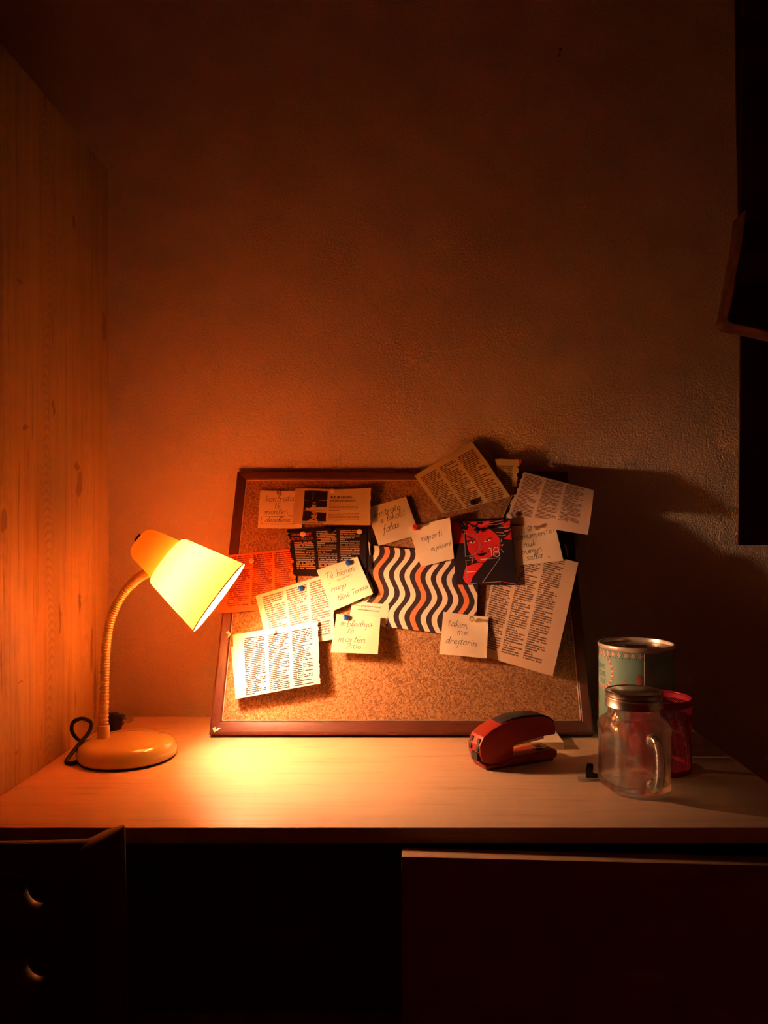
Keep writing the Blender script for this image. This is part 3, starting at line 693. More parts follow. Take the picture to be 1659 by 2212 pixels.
# -- note: Te henen
o, S = sheet('sticky_note', 'tilted note reading Të hënën rruga Nënë Tereza under a blue tack', 'note', m_note,
      [(684, 1232), (771.6, 1202), (806, 1283), (718, 1320)], [.008, .009, .013, .010], (0.7, 0.15), .0075, group='handwritten notes on the board')
st = hand('T\u00eb h\u00ebn\u00ebn', .12, .30, .085, -.01, .2) + [[(.14, .40), (.5, .38), (.72, .36)]] + hand('rruga', .14, .60, .07, -.02, .2) + hand('N\u00ebn\u00eb Tereza', .22, .84, .062, -.02, .2)
decal('handwriting', o, S, ribbons(st, .009), m_ink); recenter(o)
# -- note: mbledhja
o, S = sheet('sticky_note', 'note reading mbledhja të martën 2:00 under a blue tack', 'note', m_note,
      [(727, 1326), (822, 1333), (816, 1413), (714, 1409)], [.008, .011, .022, .018], (0.25, 0.08), .007, group='handwritten notes on the board')
st = hand('mbledhja', .12, .29, .085, -.01, .15) + hand('t\u00eb', .28, .48, .09) + hand('mart\u00ebn', .12, .72, .09, -.01) + hand('2:0O', .32, .88, .075)
decal('handwriting', o, S, ribbons(st, .010), m_ink); recenter(o)
# -- note: takim
o, S = sheet('sticky_note', 'note reading takim me drejtorin with a clear pushpin, right of centre', 'note', m_note,
      [(958, 1321.5), (1055.7, 1332.7), (1051, 1422), (949, 1413)], [.006, .007, .016, .014], (0.65, 0.08), .005, group='handwritten notes on the board')
st = hand('takim', .12, .32, .085, .02, .1) + hand('me', .34, .50, .085) + hand('drejtorin', .10, .73, .085, .02, .15)
decal('handwriting', o, S, ribbons(st, .009), m_ink); recenter(o)
# -- the bright page, a second leaf behind it
sheet('magazine_page', 'leaf showing as a sliver behind the brightest torn page', 'page', p_cream1,
      [(499, 1398), (545, 1394), (560, 1500), (509, 1508)], [.004, .004, .010, .012], None, .005, group='torn magazine pages on the board')
sheet('magazine_page', 'brightest torn page with three text columns at the board\'s lower left', 'page', p_cream2,
      [(503, 1371), (689, 1341), (694, 1476), (508.5, 1510)], [.0085, .012, .020, .017], (0.46, 0.08), .0082, 'R', 0.025, group='torn magazine pages on the board', nx=44, ny=44)
for o in [o for o in COL.objects if o.name.startswith('magazine_page') and o.location.length == 0]: recenter(o)

# ---------------------------------------------------------------- pins
BR = BM.to_3x3().to_4x4()
def tack(px, py, w, mat, label, group, r=0.0049, tilt=(0, 0)):
    u, v = onb(px, py, w + .003)
    t = bpy.data.objects.new('thumbtack', None); COL.objects.link(t); t.empty_display_size = .01
    t.matrix_world = Matrix.Translation(BM @ Vector((u, v, w))) @ BR @ Matrix.Rotation(tilt[0], 4, 'X') @ Matrix.Rotation(tilt[1], 4, 'Y')
    tag(t, label, 'thumbtack', group)
    lathe('cap', [(0, .0008), (r*.9, .0008), (r, .0014), (r*.97, .0026), (r*.6, .0035), (0, .0038)], mat, t, 28)
    tube('needle', [(0, 0, .001), (0, 0, -min(.006, w + .006))], .0005, m_steel, t, 8); return t
def pushpin(px, py, w, mat, label, tilt=(0, 0)):
    u, v = onb(px, py, w + .006)
    t = bpy.data.objects.new('pushpin', None); COL.objects.link(t); t.empty_display_size = .01
    t.matrix_world = Matrix.Translation(BM @ Vector((u, v, w))) @ BR @ Matrix.Rotation(tilt[0], 4, 'X') @ Matrix.Rotation(tilt[1], 4, 'Y')
    tag(t, label, 'pushpin')
    lathe('grip', [(0, .003), (.0040, .003), (.0045, .0040), (.0036, .0050), (.0024, .0065), (.0022, .0095), (.0034, .0125), (.0041, .0135), (.0036, .0146), (0, .0150)], mat, t, 24)
    tube('needle', [(0, 0, .0035), (0, 0, -min(.006, w + .006))], .0005, m_steel, t, 8); return t
m_tw = simple('ivory_plastic', (0.82, 0.66, 0.46), 0.4); m_tb = simple('blue_plastic', (0.012, 0.075, 0.36), 0.35); m_tk = simple('black_plastic', (0.01, 0.01, 0.012), 0.3)
m_pr = simple('translucent_red_plastic', (0.62, 0.02, 0.02), 0.15); m_pc = glass_mat('clear_pin_plastic', (0.95, 0.9, 0.8), 0.65)
m_pb = simple('glossy_navy_plastic', (0.01, 0.01, 0.05), 0.15)
gi = 'ivory thumbtacks'; gb = 'blue thumbtacks'
tack(718, 1060, .0055, m_tw, 'ivory thumbtack at the top edge of the album release page', gi)
tack(654, 1153, .0058, m_tw, 'ivory thumbtack over the red heading of the black page', gi)
tack(776, 1148, .0070, m_tw, 'ivory thumbtack at the black page\'s upper right corner', gi)
tack(543, 1211, .0048, m_tw, 'ivory thumbtack in the orange page', gi, .0046)
tack(589, 1364, .0098, m_tw, 'ivory thumbtack at the top of the brightest torn page', gi)
tack(1103, 1114, .0100, m_tw, 'ivory thumbtack at the lower left of the pinkish torn page', gi, .0050)
tack(752, 1215, .0095, m_tb, 'blue thumbtack in the note about Nënë Tereza', gb)
tack(649, 1271, .0060, m_tb, 'blue thumbtack in the cream page left of centre', gb)
tack(747, 1333, .0090, m_tb, 'blue thumbtack in the note with the time 2:00', gb)
tack(713, 1147, .0068, m_tk, 'dark thumbtack lost on the top of the black page', 'black thumbtacks')
tack(1022, 1083, .0122, m_tk, 'black thumbtack in the tan page above the board', 'black thumbtacks', .0054, (.5, 0))
pushpin(604, 1064, .0030, m_pc, 'clear pushpin at the top of the deadline note', (.25, 0))
pushpin(1144, 1141, .0095, m_pc, 'clear pushpin in the shadowed note at the right', (.2, -.1))
pushpin(1020, 1337, .0070, m_pc, 'clear pushpin in the takim me drejtorin note', (.1, -.1))
pushpin(898, 1139, .0085, m_pr, 'red pushpin in the corner of the raporti note', (.15, -.1))
pushpin(1030, 1145, .0095, m_pb, 'glossy navy pushpin in the red card\'s forehead', (.1, .1))

# torn sticker remnants on the frame
def scrap(pts, w, mat, label):
    bm = bmesh.new(); q = [onb(x, y, w) for x, y in pts]
    c = BM @ Vector((sum(a for a, b in q)/len(q), sum(b for a, b in q)/len(q), w))
    lo = [bm.verts.new(BM @ Vector((a, b, w)) - c) for a, b in q]; hi = [bm.verts.new(BM @ Vector((a, b, w + .0006)) - c) for a, b in q]
    bm.faces.new(lo); bm.faces.new(hi[::-1])
    for i in range(len(q)): bm.faces.new((lo[i], lo[(i+1) % len(q)], hi[(i+1) % len(q)], hi[i]))
    o = finish(bm, 'tape_scrap', mat); o.location = c; tag(o, label, 'tape scrap', 'torn tape scraps on the frame')
scrap([(459, 1574), (465, 1570), (466, 1577), (472, 1572), (477, 1574), (470, 1578), (463, 1582)], .0004, m_white, 'white tape scrap on the frame\'s lower left corner')
scrap([(488, 1366), (494, 1363), (499, 1370), (495, 1376), (491, 1378), (494, 1371)], .0004, m_white, 'white tape scrap on the left frame rail')

# ---------------------------------------------------------------- desk lamp
LP = D(275, 1636) ; LC = Vector((LP.x, 1.106, H))
lamp = empty('desk_lamp', LC, 0, 'cream gooseneck desk lamp with a glowing shade on the left of the desk', 'lamp')
def LL(px, py, Y=1.10): return P(px, py, Y) - LC
lathe('base', [(0, .002), (.0655, .002), (.0675, .0035), (.0690, .008), (.0685, .015), (.065, .0215), (.057, .0262), (.044, .0290), (.025, .0305), (0, .031)], m_lamp, lamp, 96)
lathe('base_pad', [(0, 0), (.066, 0), (.0668, .0022), (0, .0022)], m_black, lamp, 64)
NX = -0.4335 - LC.x; NY = 1.098 - LC.y
lathe('collar', [(0, .020), (.0086, .020), (.0086, .0270), (.0084, .0450), (.0078, .0475), (0, .0475)], m_lamp, lamp, 32, axis=Matrix.Translation((NX, NY, 0)))
npts = [(NX, NY, .046)] + [tuple(LL(x, y, Y)) for x, y, Y in ((225.5, 1500, 1.100), (226.5, 1450, 1.102), (229, 1400, 1.104), (236, 1350, 1.107), (251, 1308, 1.110), (272, 1275, 1.113), (290, 1257, 1.115))]
path = crom(npts, 80)
L_ = len(path) - 1
tube('gooseneck', path, lambda f: 0.0064 + .0004 * math.sin(f * 2 * PI * 58), m_lamp, lamp, 16)
tube('neck_sleeve', crom([LL(283, 1263, 1.1145), LL(300, 1248, 1.116), (LL(322, 1236, 1.118))], 6), .0074, m_lamp, lamp, 20)
# shade: axis points right, down and slightly to the wall
MC = P(474.5, 1290.7, 1.120) - LC
AX = Vector((0.806, 0.07, -0.588)).normalized()
Q = AX.to_track_quat('Z', 'Y').to_matrix().to_4x4()
def SM(d): return Matrix.Translation(MC - AX * d) @ Q
sh = lathe('shade', [(.0338, -.0935+.0005), (.0378, -.0925), (.0398, -.0900), (.0410, -.0860), (.0500, -.045), (.0596, 0)], m_shade, lamp, 96, axis=SM(0))
lathe('shade_rim', [(.0596, 0), (.0603, .0003), (.0603, -.0014), (.0594, -.0014)], m_lamp, sh, 96, closed=True, axis=SM(0))
cp = lathe('shade_cap', [(.0345, -.0925), (.0335, -.0935), (.0265, -.127), (.0240, -.136), (.0190, -.141), (.0100, -.1425), (0, -.143)], m_cap, lamp, 64, axis=SM(0))
lathe('switch', [(0, -.1424), (.006, -.1424), (.006, -.1450), (0, -.1458)], m_black, cp, 24, axis=SM(0) @ Matrix.Translation((-.012, .004, .001)))
lathe('bulb_socket', [(0, -.110), (.0145, -.110), (.0145, -.076), (.012, -.072), (0, -.072)], m_socket, lamp, 32, axis=SM(0))
bulb = lathe('bulb', [(.011, -.072), (.0120, -.068), (.0138, -.058)] + [(.0150*math.cos(a), -.047 + .0150*math.sin(a)) for a in [math.radians(d_) for d_ in (-35, -15, 5, 25, 45, 65, 80, 90)]], m_bulb, lamp, 32, axis=SM(0))
# power cord: loop left of the base, then behind the lamp
cz = .0026
pts = [LL(174, 1638, 1.086), LL(166, 1645, 1.073), LL(154, 1649, 1.067), LL(143, 1647, 1.069), LL(150, 1634, 1.077), LL(172, 1606, 1.096), LL(192, 1582, 1.112), LL(198, 1563, 1.120), LL(186, 1554, 1.122), LL(172, 1553, 1.121), LL(158, 1561, 1.119), LL(155, 1577, 1.117), LL(163, 1592, 1.122), LL(176, 1601, 1.138), LL(195, 1600, 1.165)]
e_ = D(225, 1585); e2 = D(240, 1577)
pts += [Vector((e_.x, e_.y, H + .004)) - LC, Vector((e2.x + .006, e2.y, H + .012)) - LC]
tube('power_cord', crom(pts, 6), .0029, m_black, lamp, 10, 0.75)
pl = D(250, 1578) - LC
plug = finish(prism_bm([(-.014, .003), (-.004, .0005), (.006, .0005), (.009, .008), (.012, .010), (.014, .020), (.012, .0245), (.004, .0255), (-.001, .0285), (-.014, .0285)], -.008, .008), 'plug', m_black, lamp, .0015, 2)
plug.location = (pl.x, pl.y, 0.0)
for s_ in (-.0045, .0045):
    tube('prong', [(.012, s_, .016), (.026, s_, .016)], .0022, m_steel, plug, 8)

# ---------------------------------------------------------------- stapler
ang = math.radians(25)
SP = Vector((0.0905, 1.055, H))
st_ = empty('stapler', SP, ang, 'red stapler with a black grip standing on the desk before the board', 'stapler')
def sp_(pts): return [(v.x, v.y) for v in crom([Vector((a, b, 0)) for a, b in pts], 5, True)]
arm = [(0.002, .022), (.001, .034), (.007, .0455), (.019, .0535), (.036, .0600), (.055, .0640), (.078, .0655), (.100, .0640), (.114, .0600), (.1225, .0530), (.1250, .0470), (.1250, .0375), (.1235, .0362), (.108, .0362), (.075, .0325), (.058, .0290), (.0545, .0265), (.054, .016), (.048, .0105), (.035, .0065), (.018, .0070), (.006, .0120)]
def smooth_poly(pts, keep=()):
    return pts
b1 = finish(prism_bm([(p_[0], p_[1]) for p_ in arm], -.0165, .0165), 'upper_body', m_red, st_, .0030, 4, True, 25)
bse = [(.010, .0015), (.120, .0015), (.1275, .0050), (.1275, .0135), (.120, .0165), (.105, .0150), (.058, .0125), (.030, .0060), (.008, .0080)]
b2 = finish(prism_bm(bse, -.0175, .0175), 'base', m_red, st_, .0020, 3, True, 25)
box('base_pad', .012, .122, -.0155, .0155, 0, .0016, m_grip, st_, .0003)
gr = [(.036, .0597), (.055, .0638), (.078, .0653), (.100, .0638), (.114, .0598), (.1225, .0528), (.1238, .0500), (.1245, .0520), (.1235, .0560), (.1150, .0618), (.101, .0660), (.078, .0677), (.055, .0661), (.040, .0622)]
finish(prism_bm([(x, z) for x, z in gr], -.0140, .0140), 'grip', m_grip, st_, .0008, 2, True)
finish(prism_bm([(.055, .0235), (.108, .0285), (.112, .0290), (.112, .0372), (.070, .0330), (.055, .0300)], -.0065, .0065), 'magazine', m_steel, st_, .0004, 1)
an = finish(box_bm(.098, .116, -.008, .008, .0155, .0172), 'anvil', m_steel, st_, .0003, 1)
for s_ in (-.0035, .0035): box('crimp_groove', .101, .113, s_ - .0008, s_ + .0008, .0172, .0176, m_grip, an)
# rear recesses: two upper slots, one tall lower slot, framed by ridges
for y0_, y1_, z0_, z1_ in ((-.0125, -.0065, .026, .042), (.0065, .0125, .026, .042), (-.0115, .0045, .0125, .0235)):
    finish(prism_bm([(-.0006, z0_), (.006, z0_), (.006 + .25*(z1_-z0_), z1_), (-.0006 + max(0, (z1_-.034))*.45, z1_)], y0_, y1_), 'rear_slot', m_grip, st_)
b1['label'] = 'smooth red arched shell'

# ---------------------------------------------------------------- pad of notes behind the stapler
pad = empty('note_pad', (0.194, 1.180, H), math.radians(0), 'thick pad of pale yellow notes behind the stapler', 'note pad')
padm = N('note_pad_edges'); _z = padm.noise(padm.co('Object', (4, 4, 900)), 6, 2); padm.set(padm.mix(_z, (0.86, 0.70, 0.40), (0.74, 0.56, 0.26)), .8, 0, .2)
box('sheets', -.038, .038, -.038, .038, 0, .0105, padm.m, pad, .0002, 1)
box('top_sheet', -.038, .038, -.038, .038, .0106, .0109, m_note, pad)

# ---------------------------------------------------------------- tin money box
TC = Vector((0.3462, 1.164, H)); TR_, TH = .0550, .1555
tin = empty('money_tin', TC, 0, 'teal printed money tin with a slotted lid behind the glass jar', 'tin')
mt = N('teal_tin_print'); mt.set(mt.mix(mt.noise(mt.co('Object'), 30, 3), (0.20, 0.43, 0.39), (0.26, 0.49, 0.43)), .30, .15, .6)
body = lathe('body', [(0, .001), (TR_ - .001, .001), (TR_, .004), (TR_, TH - .006)], mt.m, tin, 96)
m_rim = simple('pale_rolled_rim', (0.80, 0.70, 0.60), .3, .5)
rim = lathe('rim', [(TR_ - .0005, TH - .008), (TR_ + .0012, TH - .006), (TR_ + .0018, TH - .002), (TR_ + .0008, TH), (TR_ - .0012, TH), (TR_ - .0018, TH - .002), (TR_ - .0018, TH - .008)], m_rim, tin, 96, closed=True)
lathe('bottom_rim', [(TR_ - .002, 0), (TR_ + .0012, 0), (TR_ + .0014, .003), (TR_ - .001, .004)], m_rim, tin, 96, closed=True)
lid = lathe('lid', [(TR_ - .0017, TH - .0055), (TR_ - .008, TH - .0060), (.036, TH - .0060), (.034, TH - .0048), (.0, TH - .0048)], m_tin_silver, tin, 96)
box('coin_slot', -.016, .016, -.0022, .0022, TH - .0052, TH - .0044, m_black, lid)
box('coin_slot_rim', -.019, -.017, -.004, .004, TH - .0050, TH - .0036, m_tin_silver, lid)
def cyl(name, polys, mat, off, sub=1):
    """print wrapped on the tin: (angle in degrees, height in m)"""
    bm = bmesh.new()
    for poly in polys:
        try: bm.faces.new([bm.verts.new((a, z * 1000, 0)) for a, z in poly])
        except Exception: pass
    bmesh.ops.triangulate(bm, faces=bm.faces)
    for _ in range(sub): bmesh.ops.subdivide_edges(bm, edges=[e for e in bm.edges if abs(e.verts[0].co.x - e.verts[1].co.x) > 6], cuts=1); bmesh.ops.triangulate(bm, faces=bm.faces)
    bm.verts.index_update(); r = TR_ + off
    vs = [(r * math.cos(math.radians(v.co.x)), r * math.sin(math.radians(v.co.x)), v.co.y / 1000) for v in bm.verts]
    fs = [[v.index for v in f.verts] for f in bm.faces]; bm.free()
    return mesh(name, vs, fs, mat, body)
def arcw(mm): return math.degrees(mm / 1000 / TR_)
m_tred = simple('coral_print', (.72, .20, .13), .35); m_tcr = simple('cream_tin_print', (.86, .70, .58), .35); m_tdk = simple('dark_teal_print', (.03, .07, .07), .35); m_tbl = simple('pale_teal_print', (.36, .58, .50), .35)
dia, dia2, dia3, dots = [], [], [], []
SEAM = -94.0                     # seam angle; the camera sees about -90 +- 80 degrees
for k in range(0, 30):
    a = SEAM - 6.5 - k * 10.6; z = TH - .0120
    for lst, s in ((dia, 1.0), (dia2, .82)):
        lst.append([(a - arcw(4.3*s), z), (a, z - .0054*s), (a + arcw(4.3*s), z), (a, z + .0054*s)])
    for dx_, dz_ in ((-1.2, 0), (1.2, 0), (0, .0016), (0, -.0016)):
        dia3.append([(a + arcw(dx_ - .75), z + dz_), (a + arcw(dx_), z + dz_ - .0010), (a + arcw(dx_ + .75), z + dz_), (a + arcw(dx_), z + dz_ + .0010)])
    for s in (-1, 1):
        b_ = a + 5.3; dots.append([(b_ - arcw(1.1), z + s*.0045), (b_, z + s*.0045 - .0014), (b_ + arcw(1.1), z + s*.0045), (b_, z + s*.0045 + .0014)])
cyl('border_diamond', dia, m_tdk, .00008, 0); cyl('border_diamond_fill', dia2, m_tcr, .00016, 0); cyl('border_diamond_core', dia3, m_tred, .00024, 0); cyl('border_dot', dots, m_tdk, .0001, 0)
MA, MZ, MR = -171.0, .1157, .026       # medallion centre and radius
def mp_(r, t_): return (MA + arcw(r * 1000 * math.cos(t_)), MZ + r * math.sin(t_))
NR = 44
cyl('medallion', [[mp_(MR - .001, 2*PI*i/NR) for i in range(NR)]], m_tbl, .00008, 3)
ro, rw, rd = [], [], []
for i in range(NR):
    t0, t1 = 2*PI*i/NR, 2*PI*(i+1)/NR
    (ro if i % 2 else rw).append([mp_(MR - .0018, t0), mp_(MR + .0018, t0 + .05), mp_(MR + .0018, t1 + .05), mp_(MR - .0018, t1)])
    rd.append([mp_(MR - .0018, t0 - .01), mp_(MR + .0018, t0 + .04), mp_(MR + .0018, t0 + .06), mp_(MR - .0018, t0 + .01)])
cyl('medallion_rope', ro + rw, m_tred, .00016, 0); cyl('medallion_rope_strand', rw, m_tcr, .00022, 0); cyl('medallion_rope_outline', rd, m_tdk, .0003, 0)
for txt, z, sz in (('DREAMS', .1190, 8), ('COME', .1080, 8), ('TRUE', .0970, 7.5)):
    tp = typed(txt, 0, 0, sz / 1000.0, 1, squeeze=.62); wd = max(q[0] for p_ in tp for q in p_)
    cyl('lettering', [[(-159 - arcw(wd * 1000) + arcw(q[0] * 1000), z - q[1]) for q in p_] for p_ in tp], m_tdk, .00018, 0)
figs = []
for a, z, rx, rz in ((-102, .108, 4.0, .010), (-124, .100, 3.5, .006), (-150, .040, 7, .018), (-132, .030, 6, .016), (-116, .022, 5, .012), (-168, .034, 7, .015), (-185, .060, 3, .014)):
    figs.append([(a + arcw(rx * math.cos(t_)), z + rz * math.sin(t_)) for t_ in [2*PI*i/14 for i in range(14)]])
for f_ in figs: cyl('floral_motif', [f_], m_tred, .00012, 1)
for a, z in ((-150, .044), (-132, .034), (-168, .036), (-116, .024)): cyl('floral_motif_core', [[(a + arcw(1.8*math.cos(t_)), z + .005*math.sin(t_)) for t_ in [2*PI*i/10 for i in range(10)]]], m_tcr, .0002, 0)
cyl('ground_band', [[(-250 + 12*i, .002), (-250 + 12*(i+1), .002), (-250 + 12*(i+1), .012 + .003*math.sin(i*1.3+1.3)), (-250 + 12*i, .012 + .003*math.sin(i*1.3))] for i in range(26)], simple('grey_teal_band', (.20, .27, .27), .35), .00005, 0)
tube('seam', [((TR_ + .0003)*math.cos(math.radians(SEAM)), (TR_ + .0003)*math.sin(math.radians(SEAM)), .005), ((TR_ + .0003)*math.cos(math.radians(SEAM)), (TR_ + .0003)*math.sin(math.radians(SEAM)), TH - .008)], .0007, m_rim, tin, 8)

# ---------------------------------------------------------------- mesh pen cup
PC = Vector((0.3446, 1.060, H)); PR, PH = .0445, .098
cup = empty('pen_cup', PC, 0, 'crimson wire mesh pen cup to the right of the jar', 'pen cup')
lathe('top_ring', [(PR + .0016*math.cos(a), PH - .0012 + .0016*math.sin(a)) for a in [2*PI*i/10 for i in range(10)]], m_pink, cup, 80, closed=True)
lathe('upper_band', [(PR - .0003, PH - .009), (PR + .0003, PH - .009), (PR + .0003, PH - .001), (PR - .0003, PH - .001)], m_pink, cup, 80, closed=True)
lathe('bottom_plate', [(0, 0), (PR + .0006, 0), (PR + .0008, .006), (PR, .0063), (PR - .001, .0015), (0, .0013)], m_pink, cup, 80, closed=False)
NA, ZR0, ZR1 = 84, .0055, PH - .0085
rows = 54; vs, fs = [], []
wv_ = .00023
for j in range(rows):
    z0_, z1_ = ZR0 + (ZR1-ZR0)*j/rows, ZR0 + (ZR1-ZR0)*(j+1)/rows
    for i in range(NA):
        for s in (-.5, .5):
            a0 = 2*PI*(i + .5*(j % 2))/NA; a1 = a0 + 2*PI*s/NA
            p0 = Vector((PR*math.cos(a0), PR*math.sin(a0), z0_)); p1 = Vector((PR*math.cos(a1), PR*math.sin(a1), z1_))
            nn = Vector((math.cos(a0), math.sin(a0), 0)); dd = (p1-p0).normalized(); ss = nn.cross(dd) * wv_; rr = nn * .00025
            k = len(vs)
            for q in (p0, p1): vs += [q + ss + rr, q - ss + rr, q - ss - rr, q + ss - rr]
            for m_ in range(4): fs.append((k+m_, k+(m_+1) % 4, k+4+(m_+1) % 4, k+4+m_))
mesh('wire_mesh', vs, fs, m_pink, cup)
# pale slip leaning inside, bent against the wire
vs, fs = [], []
NS, NZ = 8, 10
for rr_ in (PR - .0035, PR - .0040):
    for k in range(NZ + 1):
        f = k / NZ; z = .004 + .074 * f; ac = -22 - 40 * f ** 1.3
        for i in range(NS + 1):
            a = math.radians(ac + 21 * (i / NS - .5) * (1 - .25 * f)); vs.append((rr_ * math.cos(a), rr_ * math.sin(a), z + .004 * math.sin(i / NS * PI)))
n0 = (NS + 1) * (NZ + 1); W = NS + 1
for k in range(NZ):
    for i in range(NS):
        q = k*W + i; fs += [(q, q+1, q+W+1, q+W), (n0+q, n0+q+W, n0+q+W+1, n0+q+1)]
ring = [i for i in range(NS)] + [k*W + NS for k in range(NZ)] + [NZ*W + i for i in range(NS, 0, -1)] + [k*W for k in range(NZ, 0, -1)]
for k in range(len(ring)): a, b = ring[k], ring[(k+1) % len(ring)]; fs.append((a, n0+a, n0+b, b))
o = mesh('paper_slip', vs, fs, m_white, None, True); autosmooth(o, 40); o.location = PC; tag(o, 'pale paper slip leaning inside the crimson mesh pen cup', 'paper slip')

# ---------------------------------------------------------------- glass jar
JC = Vector((0.2885, 0.980, H))
jar = empty('glass_jar', JC, math.radians(12), 'clear glass mug jar with a screw lid and handle at the right of the desk', 'jar')
def sq(a, r, z):
    if r < 1e-4: return r
    k = 0.0 if z > .092 else min(1.0, (.092 - z) / .014)
    pw = 2 + 2.2 * k
    c_, s_ = abs(math.cos(a)), abs(math.sin(a))
    return r * (c_**pw + s_**pw) ** (-1/pw) * (1 - .05 * k)
outer = [(0, .0035), (.028, .0030), (.034, .0008), (.0375, .0010), (.0405, .004), (.0412, .010), (.0405, .020), (.0405, .066), (.0415, .074), (.0412, .080), (.0385, .0865), (.0345, .0905), (.0325, .0925), (.0325, .0955), (.0318, .0965), (.0318, .110)]
inner = [(.0292, .110), (.0292, .0965), (.0300, .091), (.0340, .0865), (.0375, .080), (.0378, .073), (.0368, .066), (.0368, .020), (.0365, .012), (.031, .0085), (.0, .0100)]
jb = lathe('jar_body', outer + inner, m_glass, jar, 80, sup=sq)
LR = .0352
lp = [(0, .1235), (.026, .1235), (.0275, .1228), (.0325, .1228), (.0342, .1236), (LR, .1226), (LR, .1196), (.0343, .1188), (.0343, .1172), (LR, .1164), (LR+.0004, .1152), (.0344, .1138), (.0346, .1125), (.0352, .1050), (.0358, .1042), (.0352, .1036), (.0335, .1036), (.0335, .1200), (0, .1212)]
jl = lathe('lid', lp, m_lid, jar, 96)
kn = bmesh.new()
for i in range(110):
    a = 2*PI*i/110; c_, s_ = math.cos(a), math.sin(a); t_ = Vector((-s_, c_, 0)) * .00035
    q = [Vector((LR*c_, LR*s_, .1200)), Vector(((LR+.0005)*c_, (LR+.0005)*s_, .1203)), Vector(((LR+.0005)*c_, (LR+.0005)*s_, .1222)), Vector((LR*c_, LR*s_, .1226))]
    va = [kn.verts.new(v - t_) for v in q]; vb = [kn.verts.new(v + t_) for v in q]
    kn.faces.new(va); kn.faces.new(vb[::-1])
    for i2 in range(4): kn.faces.new((va[i2], vb[i2], vb[(i2+1) % 4], va[(i2+1) % 4]))
finish(kn, 'knurling', m_lid, jl)
ha = math.radians(-88)
def hp(r, z): return (r*math.cos(ha), r*math.sin(ha), z)
tube('handle', crom([hp(.0400, .070), hp(.048, .072), hp(.0575, .066), hp(.0600, .050), hp(.0595, .032), hp(.0550, .020), hp(.0470, .0150), hp(.0400, .0165)], 6), lambda f: .0052 + .0012*abs(2*f-1), m_glass, jar, 20, 1.25)

# ---------------------------------------------------------------- clear plastic bit left of the jar
q = D(1272, 1689)
cl = empty('tape_cutter', (q.x + .004, q.y + .006, H), math.radians(-3), 'small clear plastic tape cutter with a dark upright, left of the jar', 'tape cutter')
box('clear_base', -.0165, .0125, -.006, .006, .0006, .0030, m_clear, cl, .0004)
m_smoke = simple('smoky_dark_plastic', (.020, .010, .008), .2)
finish(prism_bm([(-.0015, .0030), (.0105, .0030), (.0105, .0085), (.0035, .0095), (.0025, .0125), (.0035, .0150), (.0030, .0215), (-.0010, .0220), (-.0045, .0215), (-.0065, .0120), (-.0060, .0030)], .000, .004), 'dark_upright', m_smoke, cl, .0004)
box('end_tab', -.0172, -.0165, -.0055, -.004, 0, .0040, m_clear, cl)

# ---------------------------------------------------------------- chair, lower left
CB = Vector((-0.3465, 0.452, 0))
ch = empty('chair', CB, 0, 'dark chair pushed in at the lower left, seen from behind', 'chair')
m_ch = wood('dark_brown_chair_wood', [(0.3, (0.085,0.026,0.014)), (0.7, (0.13,0.042,0.022))], (8, 8, 1), 0.35, 0.1, 4)
m_ln = simple('chair_seat_fabric', (0.05, 0.02, 0.015), .9)
HWc = 0.176
def backz(u):   # top edge height over the floor for u in -1..1
    a = abs(u)
    return H + .1345 + .0156 * a ** 2
# curved back slab with finger holes, from a filled 2D outline
cu = bpy.data.curves.new('backrest', 'CURVE'); cu.dimensions = '2D'; cu.fill_mode = 'BOTH'; cu.extrude = .0030; cu.bevel_depth = .0015; cu.bevel_resolution = 1
def spl(pts):
    s = cu.splines.new('POLY'); s.points.add(len(pts) - 1)
    for i, (x, z) in enumerate(pts): s.points[i].co = (x, z, 0, 1)
    s.use_cyclic_u = True
ztop = [( -HWc + 2*HWc*i/60) for i in range(61)]
out_ = [(x, backz(x / HWc)) for x in ztop] + [(HWc*(1 - 2*i/40.0), .42) for i in range(41)]
# straight sides need points too
spl([(x, z) for x, z in out_[:61]] + [(HWc, .80 - .02*i) for i in range(1, 19)] + out_[61:] + [(-HWc, .44 + .02*i) for i in range(0, 19)])
for hx, hz in ((0.122, .8535), (0.122, .8085), (-.122, .8535), (-.122, .8085)):
    spl([(hx + .0095*math.cos(t_), hz + .0095*math.sin(t_)) for t_ in [2*PI*i/28 for i in range(28)]])
ob = bpy.data.objects.new('tmp', cu); COL.objects.link(ob)
dg = bpy.context.evaluated_depsgraph_get(); me = bpy.data.meshes.new_from_object(ob.evaluated_get(dg)); bpy.data.objects.remove(ob)
bm = bmesh.new(); bm.from_mesh(me)
bmesh.ops.remove_doubles(bm, verts=bm.verts, dist=1e-5)
bmesh.ops.subdivide_edges(bm, edges=[e for e in bm.edges if abs(e.verts[0].co.x - e.verts[1].co.x) > .03], cuts=3); bmesh.ops.triangulate(bm, faces=[f for f in bm.faces if len(f.verts) > 4])
for v in bm.verts:
    x, z, y = v.co.x, v.co.y, v.co.z
    v.co = (x, y + .028 - .030 * (x / HWc) ** 2 * 1.0, z)      # hollow towards the sitter
bm.to_mesh(me); bm.free(); me.name = 'backrest'
o = link('backrest', me, m_ch, ch); autosmooth(o, 40)
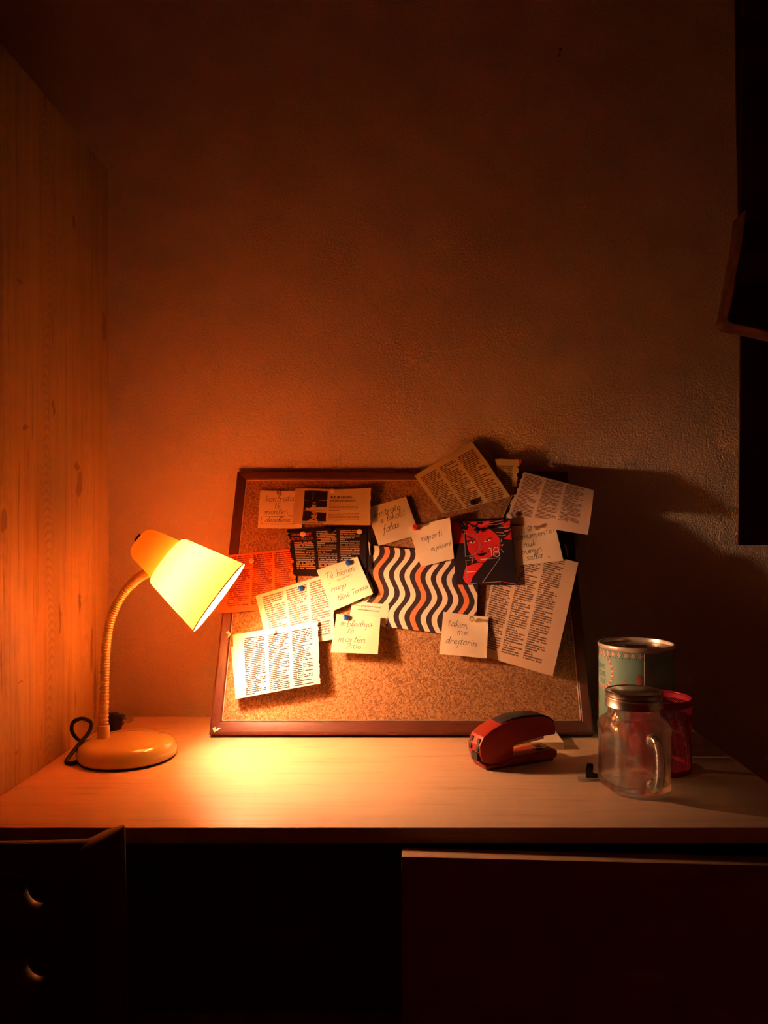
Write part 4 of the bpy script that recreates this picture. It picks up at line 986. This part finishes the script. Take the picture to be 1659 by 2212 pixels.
for s in (-1, 1):
    # raised side post with a pointed slanting top
    x = s * HWc
    bm = bmesh.new()
    top_ = [P(px_, py_, Yc_) - CB for px_, py_, Yc_ in ((168, 1839, .441), (224, 1824, .437), (256, 1803, .437), (270, 1783, .441), (269, 1779.5, .452), (232, 1791, .463), (192, 1810, .465))]
    a_ = [(-s * -v.x if s > 0 else -v.x, v.y, v.z) for v in top_]
    m1 = [(c[0] + s * .0015 * (1 if abs(c[0]) > .16 else 0), c[1], c[2] - .06) for c in a_]
    b_ = [(c[0] + s * .0065 * (1 if abs(c[0]) > .16 else .5), c[1], .42) for c in a_]
    rings = [[bm.verts.new(c) for c in r_] for r_ in (a_, m1, b_)]
    bm.faces.new(rings[0]); bm.faces.new(rings[-1][::-1])
    for r0, r1 in zip(rings[:-1], rings[1:]):
        for i in range(7): bm.faces.new((r0[i], r1[i], r1[(i+1) % 7], r0[(i+1) % 7]))
    finish(bm, 'back_post', m_ch, ch, .0010, 2)
box('seat', -.19, .19, .0, .38, .42, .45, m_ln, ch, .008, 3)
box('seat_frame', -.18, .18, .01, .37, .385, .42, m_ch, ch, .003)
for s in (-1, 1):
    for y in (.005, .355):
        bm = box_bm(s*.172 - .016, s*.172 + .016, y - .014, y + .018, 0, .42)
        for v in bm.verts:
            if v.co.z < .01: v.co.x = s*.176 + (v.co.x - s*.172) * .7; v.co.y = y + (v.co.y - y) * .7
        finish(bm, 'leg', m_ch, ch, .003)

# ---------------------------------------------------------------- dark hanging at the right edge
m_cur = simple('near_black_cloth', (0.10, 0.006, 0.005), .85, 0, .1)
prof = [(1178, 1595), (1100, 1596.5), (1000, 1597.5), (900, 1598.5), (800, 1599), (715, 1600), (600, 1598), (460, 1595.5), (250, 1591), (0, 1588), (-400, 1586), (-1240, 1586)]
CYY = 1.0; vs, fs = [], []
NXc = 40
for py, pxl in prof:
    pl_ = P(pxl, py, CYY); zz = min(pl_.z, 2.495)
    for i in range(NXc + 1):
        f = i / NXc; x = pl_.x + f * .36
        vs.append((x, CYY + .010 * math.sin(f * 22) * min(1, f * 5), zz - (.004 * math.sin(f*14) * (1 if py > 1100 else 0) * min(1, max(0, f - .12) * 9))))
n0 = len(vs)
vs += [(x, y + .003, z) for x, y, z in vs]
W = NXc + 1
for j in range(len(prof) - 1):
    for i in range(NXc):
        q = j*W + i; fs.append((q, q+1, q+W+1, q+W)); fs.append((n0+q, n0+q+W, n0+q+W+1, n0+q+1))
for i in range(NXc): fs.append((i, n0+i, n0+i+1, i+1)); q = (len(prof)-1)*W + i; fs.append((q, q+1, n0+q+1, n0+q))
for j in range(len(prof)-1): q = j*W; fs.append((q, q+W, n0+q+W, n0+q)); q = j*W + NXc; fs.append((q, n0+q, n0+q+W, q+W))
o = mesh('hanging_curtain', vs, fs, m_cur, None, True); autosmooth(o, 50); recenter(o)
tag(o, 'black curtain with a straight hem hanging down the right edge of the picture', 'curtain')
n = N('dark_checked_cloth'); ck = n.node('ShaderNodeTexChecker'); n.t.links.new(n.co('Object', (1, 1, 1)), ck.inputs[0]); ck.inputs['Scale'].default_value = 26
n.set(n.mix(n.math('MULTIPLY', ck.outputs[1], .5), (0.10, 0.035, 0.018), (0.035, 0.012, 0.008)), .85, 0, .2); m_bag = n.m
bp = [(1597, 463), (1593, 500), (1587, 545), (1578, 590), (1570, 640), (1561, 685), (1557, 697), (1561, 704), (1570, 709), (1582, 712), (1600, 714), (1659, 728), (1740, 745), (1800, 735), (1815, 640), (1800, 540), (1760, 500), (1700, 484), (1640, 472)]
q = [P(x, y, .962) for x, y in bp]; c = sum(q, Vector()) / len(q)
bag = finish(prism_bm([(v.x - c.x, v.z - c.z) for v in q], -.018, .020), 'hanging_bag', m_bag, None, .0045, 4, True)
bag.location = (c.x, .962, c.z); tag(bag, 'dark brown checked cloth bag bulging left of the black curtain', 'bag')
tube('shoulder_strap', [(-.02, .01, .055), (-.018, .012, .25), (-.012, .013, .50)], .004, m_bag, bag, 8, .5)
